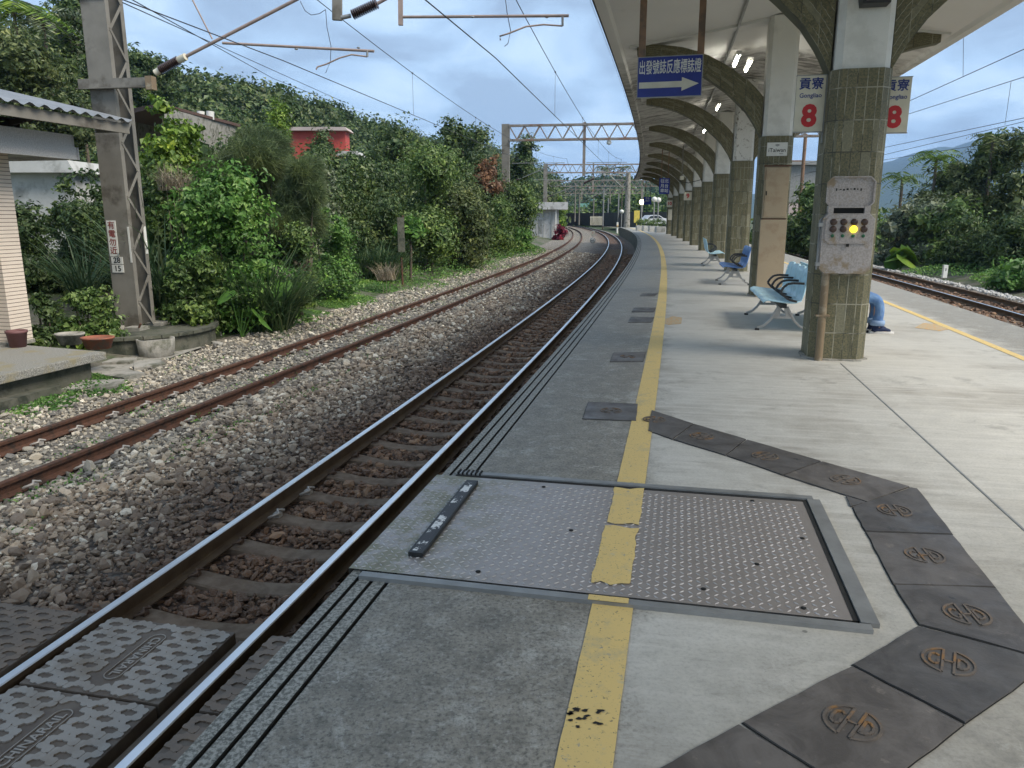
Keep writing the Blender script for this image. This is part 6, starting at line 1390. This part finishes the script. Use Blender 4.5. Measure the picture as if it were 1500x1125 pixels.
def palm(px, py, Y, R_, n, label, seed, mat='leafB', z0=None):
    b = at(px, py, Y); z = ground_z(b.x, Y); root = empty('palm', (b.x, Y, z), 0, label, 'palm'); H = b.z - z; r_ = np.random.default_rng(seed); VV = []
    for k in range(n):
        a = 2 * math.pi * k / n + r_.uniform(-.3, .3); el = r_.uniform(.1, 1.1)
        for j in range(14):
            t_ = (j + 1) / 14; c = np.array([math.cos(a) * R_ * t_ * math.cos(el * .6), math.sin(a) * R_ * t_ * math.cos(el * .6), H + R_ * (math.sin(el) * t_ - .75 * t_ * t_)])
            for sx in (-1, 1):
                sdv = np.array([-math.sin(a) * sx, math.cos(a) * sx, -.45]); ln = R_ * .30 * (1 - abs(t_ - .5)); VV.append((c + sdv * ln * .5, sdv, ln))
    c = np.array([v[0] for v in VV]); lng = unit(np.array([v[1] for v in VV])); ln = np.array([v[2] for v in VV]); nr = unit(np.cross(lng, r_.normal(size=lng.shape)) + np.array([0, 0, .5])); cloud_obj('fronds', quads(c, nr, lng, ln, ln * .12 + .02), M[mat], root)
    MB().tube([(0, 0, 0), (.05, 0, H * .5), (0, 0, H)], [.13, .10, .08], 7).build('trunk', M['bark'], root)
palm(1322, 262, 46, 1.6, 14, 'small dark palm on the right just past the near column', 3)
palm(1372, 232, 48, 1.9, 16, 'yellow-green palm crown on the right skyline', 4, 'leafY'); palm(1455, 205, 46, 1.7, 14, 'palm-like crown near the right edge of the skyline', 5, 'leafD')
palm(20, 18, 40, 3.0, 20, 'pale green fan palm at the top left corner', 6, 'leafY'); palm(62, 30, 41, 2.6, 18, 'second pale fan palm above the yellow-green tree', 7, 'leafG')
palm(885, 246, 150, 2.6, 14, 'distant palm above the far hill, left of the canopy end', 8, 'leafD'); palm(912, 248, 150, 2.6, 14, 'distant palm above the far hill, closest to the canopy end', 9, 'leafD')
# ---- far wood: one mass
def forest(name, label, pts_fn, n, size, lf, mat, seed):
    r_ = np.random.default_rng(seed); bl = []
    for k in range(n): bl.append(pts_fn(r_))
    V = []
    for i in range(0, n, 200):
        V.append(leaf_cloud(bl[i:i + 200], len(bl[i:i + 200]) * lf, size, .7, .1, 10, .25, seed + i, flat=.3, shell=.75)); V.append(core_cloud(bl[i:i + 200], len(bl[i:i + 200]) * 50, size * 1.7, seed + i))
    o = cloud_obj(name, np.concatenate(V), mat); tag(o, label, 'woodland', kind='stuff')
ridge = [(-200, 10), (-60, 12), (60, 22), (130, 50), (190, 66), (240, 84), (330, 99), (400, 108), (440, 128), (480, 134), (555, 163), (600, 182), (700, 196), (760, 212), (800, 240)]
rx, ry = [p[0] for p in ridge], [p[1] for p in ridge]
def hill_pt(r_):
    px = r_.uniform(-120, 800); Y0 = float(np.interp(px, [-100, 400, 800], [78, 105, 230])); q = r_.random()**1.25; R_ = float(np.interp(px, [-100, 500, 800], [2.6, 3.0, 4.2])) * r_.uniform(.7, 1.25)
    top = float(np.interp(px, rx, ry)) + 4; Y = Y0 * (1 - .48 * q) + r_.uniform(-2, 2); bot = 262; py = top + R_ / Y * FPX + (bot - top) * q * 1.0 + r_.uniform(0, 6)
    c = at(px, py, Y); return (c.x, c.y, c.z, R_, R_, R_ * .8)
forest('woodland', 'dark wooded hill rising behind the thicket on the left', hill_pt, 1000, .60, 130, M['leafC'], 21)
def hill_pt2(r_):
    p = hill_pt(r_); return p
forest('woodland', 'olive tree crowns scattered through the wooded hill on the left', hill_pt2, 260, .58, 140, M['leafD'], 33)
# backing slope under the far wood
mb = MB(); V = []; F = []
xs = np.linspace(-200, 820, 30)
for i, px in enumerate(xs):
    Y0 = float(np.interp(px, [-100, 400, 800], [78, 105, 230])); top = float(np.interp(px, rx, ry)) + 26
    a = at(px, 275, Y0 * .78); b = at(px, top, Y0); V += [(a.x, a.y, -1.5), (a.x, a.y, a.z), (b.x, b.y, b.z), (b.x * 1.25, b.y * 1.25, b.z), (b.x * 1.3, b.y * 1.3, -1.6)]
n = len(xs); F = [(i * 5 + j, i * 5 + j + 1, (i + 1) * 5 + j + 1, (i + 1) * 5 + j) for i in range(n - 1) for j in range(4)]
o = link('hill', fast('hill', V, F, M['hillsoil'])); tag(o, kind='structure')
def under_pt(r_):
    px = r_.uniform(150, 745); Y = float(np.interp(px, [150, 300, 500, 800], [22.5, 24.5, 33, 62])) + r_.uniform(0, 3); top = float(np.interp(px, [150, 200, 300, 360, 400, 540, 600, 720, 760, 800], [262, 215, 188, 196, 208, 208, 232, 240, 262, 300]))
    bot = float(np.interp(px, [150, 300, 500, 800], [455, 445, 400, 352])); R_ = r_.uniform(.55, 1.0) * Y / 26; c = at(px, top + R_ / Y * FPX + (bot - top) * r_.random(), Y); return (c.x, c.y, c.z, R_, R_, R_ * .85)
forest('undergrowth', 'dark tangled undergrowth filling the back of the left thicket', under_pt, 420, .17, 230, M['leafC'], 51)
# centre far hill
def hill_c(r_):
    px = r_.uniform(795, 1010); Y = r_.uniform(330, 420); top = float(np.interp(px, [795, 830, 850, 900, 960, 1010], [292, 268, 258, 254, 262, 275])); py = top + (318 - top) * r_.random()**1.2 + 5; Y = 430 - 150 * (py - top) / 60
    c = at(px, py, Y); R_ = r_.uniform(4, 7.5); return (c.x, c.y, c.z - 2, R_, R_, R_ * .8)
forest('woodland', 'wooded hill closing the view beyond the portals', hill_c, 260, 1.6, 60, M['leafC'], 41)
def near_c(r_):
    px = r_.uniform(800, 990); Y = r_.uniform(215, 250); c = at(px, r_.uniform(308, 322) if px < 870 else r_.uniform(285, 322), Y); R_ = r_.uniform(2.2, 3.8); return (c.x, c.y, c.z - 1, R_, R_, R_)
forest('woodland', 'hedge of mixed trees behind the dark wall at the far end of the line', near_c, 90, .9, 70, M['leafB'], 43)
def right_c(r_):
    px = r_.uniform(1120, 1560); Y = r_.uniform(56, 75); c = at(px, r_.uniform(330, 372), Y); R_ = r_.uniform(1.6, 2.6); return (c.x, c.y, c.z - 1, R_, R_, R_)
forest('woodland', 'low green undergrowth mass behind the right hand thicket', right_c, 120, .5, 80, M['leafB'], 47)
# mountains on the right, and a low one on the left horizon
def ridge_mesh(name, prof, Y, depth, label=None):
    V = []; F = []; px0, px1 = prof[0][0], prof[-1][0]; n = 90
    for i in range(n):
        px = px0 + (px1 - px0) * i / (n - 1); py = float(np.interp(px, [p[0] for p in prof], [p[1] for p in prof])) + 2.2 * mnoise.noise(Vector((px * .05, 0, 1))) + 1.0 * mnoise.noise(Vector((px * .2, 3, 1)))
        t_ = at(px, py, Y); 
        for k in range(9):
            q = k / 8; yy = Y - depth * (1 - q); z = -5 + (t_.z + 5) * (q**.75) * (1 + .10 * mnoise.noise(Vector((px * .04, q * 5, 7))) * (1 - q)); V.append((t_.x * yy / Y, yy, z))
        V.append((t_.x * 1.3, Y + depth, -5))
    F = [(i * 10 + j, i * 10 + j + 1, (i + 1) * 10 + j + 1, (i + 1) * 10 + j) for i in range(n - 1) for j in range(9)]
    o = link(name, fast(name, V, F, M['mountain'], smooth=True)); tag(o, kind='structure')
ridge_mesh('mountain', [(1020, 300), (1100, 285), (1200, 262), (1290, 240), (1340, 224), (1380, 214), (1398, 216), (1430, 204), (1465, 195), (1500, 197), (1560, 205), (1700, 240), (1900, 290)], 3000, 1500)
ridge_mesh('mountain', [(680, 305), (740, 296), (800, 291), (840, 284), (900, 290), (1000, 300)], 2300, 900)

# ================================================================ far buildings and town
def house(name, label, x0, y0, x1, y1, Y, D, wall, roof, roof_h=.5, cat='house', wins=3, zb=None):
    xa, xb, za, zb_ = px_box(x0, y0, x1, y1, Y); root = empty(name, ((xa + xb) / 2, Y, za if zb is None else zb), 0, label, cat); W = xb - xa; H = zb_ - root.location.z
    MB().box(-W / 2, W / 2, 0, D, -2, H - roof_h).build('wall', M[wall], root); mb = MB()
    mb.prism([(-W / 2 - .3, H - roof_h), (W / 2 + .3, H - roof_h), (W / 2 + .1, H), (-W / 2 - .1, H)], -.5, D + .3, 'y'); mb.build('roof', M[roof], root)
    for k in range(wins):
        x = -W / 2 + W * (k + .5) / wins; f = MB().box(x - W / wins * .26, x + W / wins * .26, -.05, -.003, (H - roof_h) * .35, (H - roof_h) * .75).build('window', M['glass'], root); MB().box(x - .03, x + .03, -.08, -.051, (H - roof_h) * .35, (H - roof_h) * .75).build('frame', M['whiteclean'], f)
    return root
house('red_roof_house', 'house with red sheet upper storey peeping over the thicket', 418, 187, 506, 203, 60, 1.5, 'redwall', 'housepink', .25, wins=0, zb=3)
house('white_house', 'pale concrete house side showing between the shrubs below the red one', 500, 222, 524, 262, 55, 3, 'palewall', 'palewall', .3, wins=1, zb=1)
house('white_house', 'whitish wall behind the dark shrub at the left under the beam', 8, 236, 110, 266, 27, 3, 'palewall', 'palewall', .4, wins=0, zb=-.3)
root = empty('tiled_roof_house', at(300, 175, 38), 0, 'grey house with a long dark sloping roof above the lime creeper', 'house'); A3 = Vector(root.location)
def r3(px, py, Y): return at(px, py, Y) - A3
mb = MB(); mb.add([r3(236, 151, 34), r3(352, 182, 44), r3(352, 182, 44) + Vector((-5, 5, .2)), r3(236, 151, 34) + Vector((-5, 5, .2)), r3(236, 155, 34), r3(352, 186, 44), r3(352, 186, 44) + Vector((-5, 5, 0)), r3(236, 155, 34) + Vector((-5, 5, 0))], [(0, 1, 2, 3), (4, 7, 6, 5), (0, 4, 5, 1), (1, 5, 6, 2), (3, 2, 6, 7), (0, 3, 7, 4)]); mb.build('roof', M['tileroof'], root)
mb = MB(); mb.add([r3(240, 157, 34.2), r3(345, 185, 43.6), r3(345, 235, 43.6), r3(240, 235, 34.2)], [(0, 1, 2, 3)]); a = mb.v[:]; mb.add([Vector(p) + Vector((-4, 4, 0)) for p in a[:4]], [(3, 2, 1, 0)]); mb.build('wall', M['rock'], root)
for px in (294, 308): MB().tube([r3(px, 175, 40), r3(px, 163, 40)], .19, 10).build('water_tank', M['whiteclean'], root)
house('green_roof_house', 'building with teal green roof in the gap between the columns', 1160, 248, 1235, 275, 75, 8, 'housepink', 'greenroof', .9, wins=0, zb=1)
sh = house('platform_shelter', 'blue-grey shelter roof seen between the two nearest columns', 1150, 236, 1215, 250, 62, 6, 'galv', 'galv', .3, cat='shelter', wins=0, zb=4.6)
q = at(1172, 300, 60); tag(MB().tube([(0, 0, -3), (0, 0, at(1172, 196, 60).z - q.z)], .14, 8).box(-1.0, .1, -.05, .05, 3.2, 3.3).build('line_mast', M['brownpaint'], None, q), 'thin brownish mast in the gap between the two nearest columns', 'mast')
for k, (x0, y0, x1, y1, wl, rf, lb) in enumerate(((838, 306, 852, 319, 'whiteclean', 'galv', 'far white house left of the town cluster'), (850, 298, 868, 313, 'palewall', 'greenroof', 'far house with pale green roof on the slope'), (856, 308, 872, 321, 'whiteclean', 'redwall', 'far white house with a red strip of roof'), (868, 292, 884, 306, 'housepink', 'greenroof', 'far pinkish house highest in the town cluster'), (872, 308, 886, 318, 'palewall', 'galv', 'far grey house right of the town cluster'))):
    house('far_house', lb, x0, y0, x1, y1, 262 + 4 * k, 10, wl, rf, 1.2, wins=2, zb=-1)
# dark wall at the far end
mb = MB(); pts = [at(x, y, Y) for x, y, Y in ((800, 322, 215), (850, 322, 205), (900, 322, 180), (940, 323, 150), (1000, 324, 128))]
for a, b in zip(pts[:-1], pts[1:]): mb.bar((a.x, a.y, .6), (b.x, b.y, .6), .4, 3.2)
tag(mb.build('stone_wall', M['stonewall']), 'long low dark stone wall closing the far end of the tracks', 'wall')
for x, Y, lb in ((873, 175, 'white slatted gate at the foot of the far wall'),):
    q = at(x, 330, Y); mb = MB(); [mb.box(k * .28 - 1.3, k * .28 - 1.15, 0, .06, 0, 2.0) for k in range(10)]; mb.box(-1.4, 1.5, .06, .1, 1.7, 1.85); tag(mb.build('slatted_gate', M['cream'], None, q), lb, 'gate')
# end of platform: orange-white bollard, lamps, signs, car, planters
def lamp(px, y0, y1, Y, label, lit):
    b = at(px, y1, Y); tp = at(px, y0, Y); root = empty('platform_lamp', b, 0, label, 'lamp', None); MB().tube([(0, 0, 0), (0, 0, tp.z - b.z)], .07, 8).build('pole', M['galv'], root)
    h = MB(); 
    h.lathe([(.05, -.3), (.26, -.2), (.32, 0), (.26, .2), (.05, .3)], (0, 0, tp.z - b.z), 12); h.build('globe', M['street_glow'] if lit else M['whiteclean'], root)
lamp(939, 296, 332, 95, 'lit round platform lamp at the far end, nearest the mast', True); lamp(910, 310, 334, 112, 'unlit pale globe lamp left of the far mast', False)
lamp(957, 292, 334, 90, 'round globe lamp beside the white car, left one', False); lamp(963, 293, 334, 92, 'round globe lamp beside the white car, right one', False)
def car(px, py, Y, label):
    b = at(px, py, Y); root = empty('parked_car', b, .35, label, 'car')
    pr = [(-1.9, .35), (-1.88, .75), (-1.3, .95), (-.75, 1.42), (.55, 1.46), (1.35, 1.05), (1.95, .95), (2.0, .4), (1.6, .3), (-1.6, .3)]
    MB().prism(pr, -.8, .8, 'y').build('body', M['car'], root, bevel=.06); MB().prism([(-1.15, .98), (-.7, 1.34), (.5, 1.38), (1.1, 1.05)], -.815, .815, 'y').build('side_window', M['glass'], root)
    for x in (-1.2, 1.25):
        for y in (-.8, .62): w_ = MB().lathe([(.1, 0), (.32, .02), (.32, .16), (.1, .18)], (x, y + .18, .32), 16, M_=Matrix.Rotation(math.pi / 2, 4, 'X')).build('wheel', M['black'], root)
car(955, 331, 105, 'white car parked beyond the platform end by the globe lamps'); 
for k, (px, lb) in enumerate(((938, 'grey square planter at the platform end, leftmost'), (948, 'grey square planter at the platform end, second from left'), (957, 'grey square planter with green plant at the platform end'), (967, 'grey square planter closest to the last column'))):
    b = at(px, 338, 84 - 3 * k); root = empty('planter_box', (b.x, b.y, 0), 0, lb, 'planter'); MB().prism([(-.45, -.45), (.45, -.45), (.45, .45), (-.45, .45)], 0, .55).build('box', M['palewall'], root, bevel=.03)
    cloud_obj('shrub', leaf_cloud([(0, 0, .85, .5, .5, .4)], 350, .16, .5, seed=60 + k), M['leafB'], root)
b = at(932.5, 326, 98); tag(MB().box(-.35, .35, -.04, .04, .7, 2.2).box(-.05, .05, -.05, .05, -.5, .7).build('yellow_board', M['yellowpost'], None, (b.x, b.y, 0)), 'small yellow notice board at the platform end', 'notice board')
b = at(904, 336, 120); root = empty('bollard', b, 0, 'orange and white bollard at the end of the platform wall', 'bollard'); MB().tube([(0, 0, -.6), (0, 0, 1.1)], .16, 10).build('post', M['whiteclean'], root); MB().lathe([(.17, 0), (.17, .4)], (0, 0, .3), 10).build('orange_band', M['orange'], root)
b = at(976, 322, 66); mb = MB(); tag(MB().box(-.22, .22, -.02, .02, 0, .9).build('notice_plate', M['cream'], None, local(69.6, 4.72) @ Vector((0, -.34, 1.2)), -TH(69)), 'pale notice plate low on the farthest column', 'notice')
# haze box round everything but the sky
HAZE = 1
if HAZE:
    t = NT('haze_air'); t.t.nodes.remove(t.b); v = t.n('ShaderNodeVolumePrincipled', {'Color': (.36, .60, 1., 1), 'Density': .00021, 'Anisotropy': .1}); t.t.links.new(v.outputs[0], t.t.nodes['Material Output'].inputs['Volume'])
    o = MB().box(-4100, 4100, -310, 5100, -8, 350).build('haze', t.m); tag(o, 'thin blue haze in front of the far mountains', 'haze', kind='stuff')
print('script done')
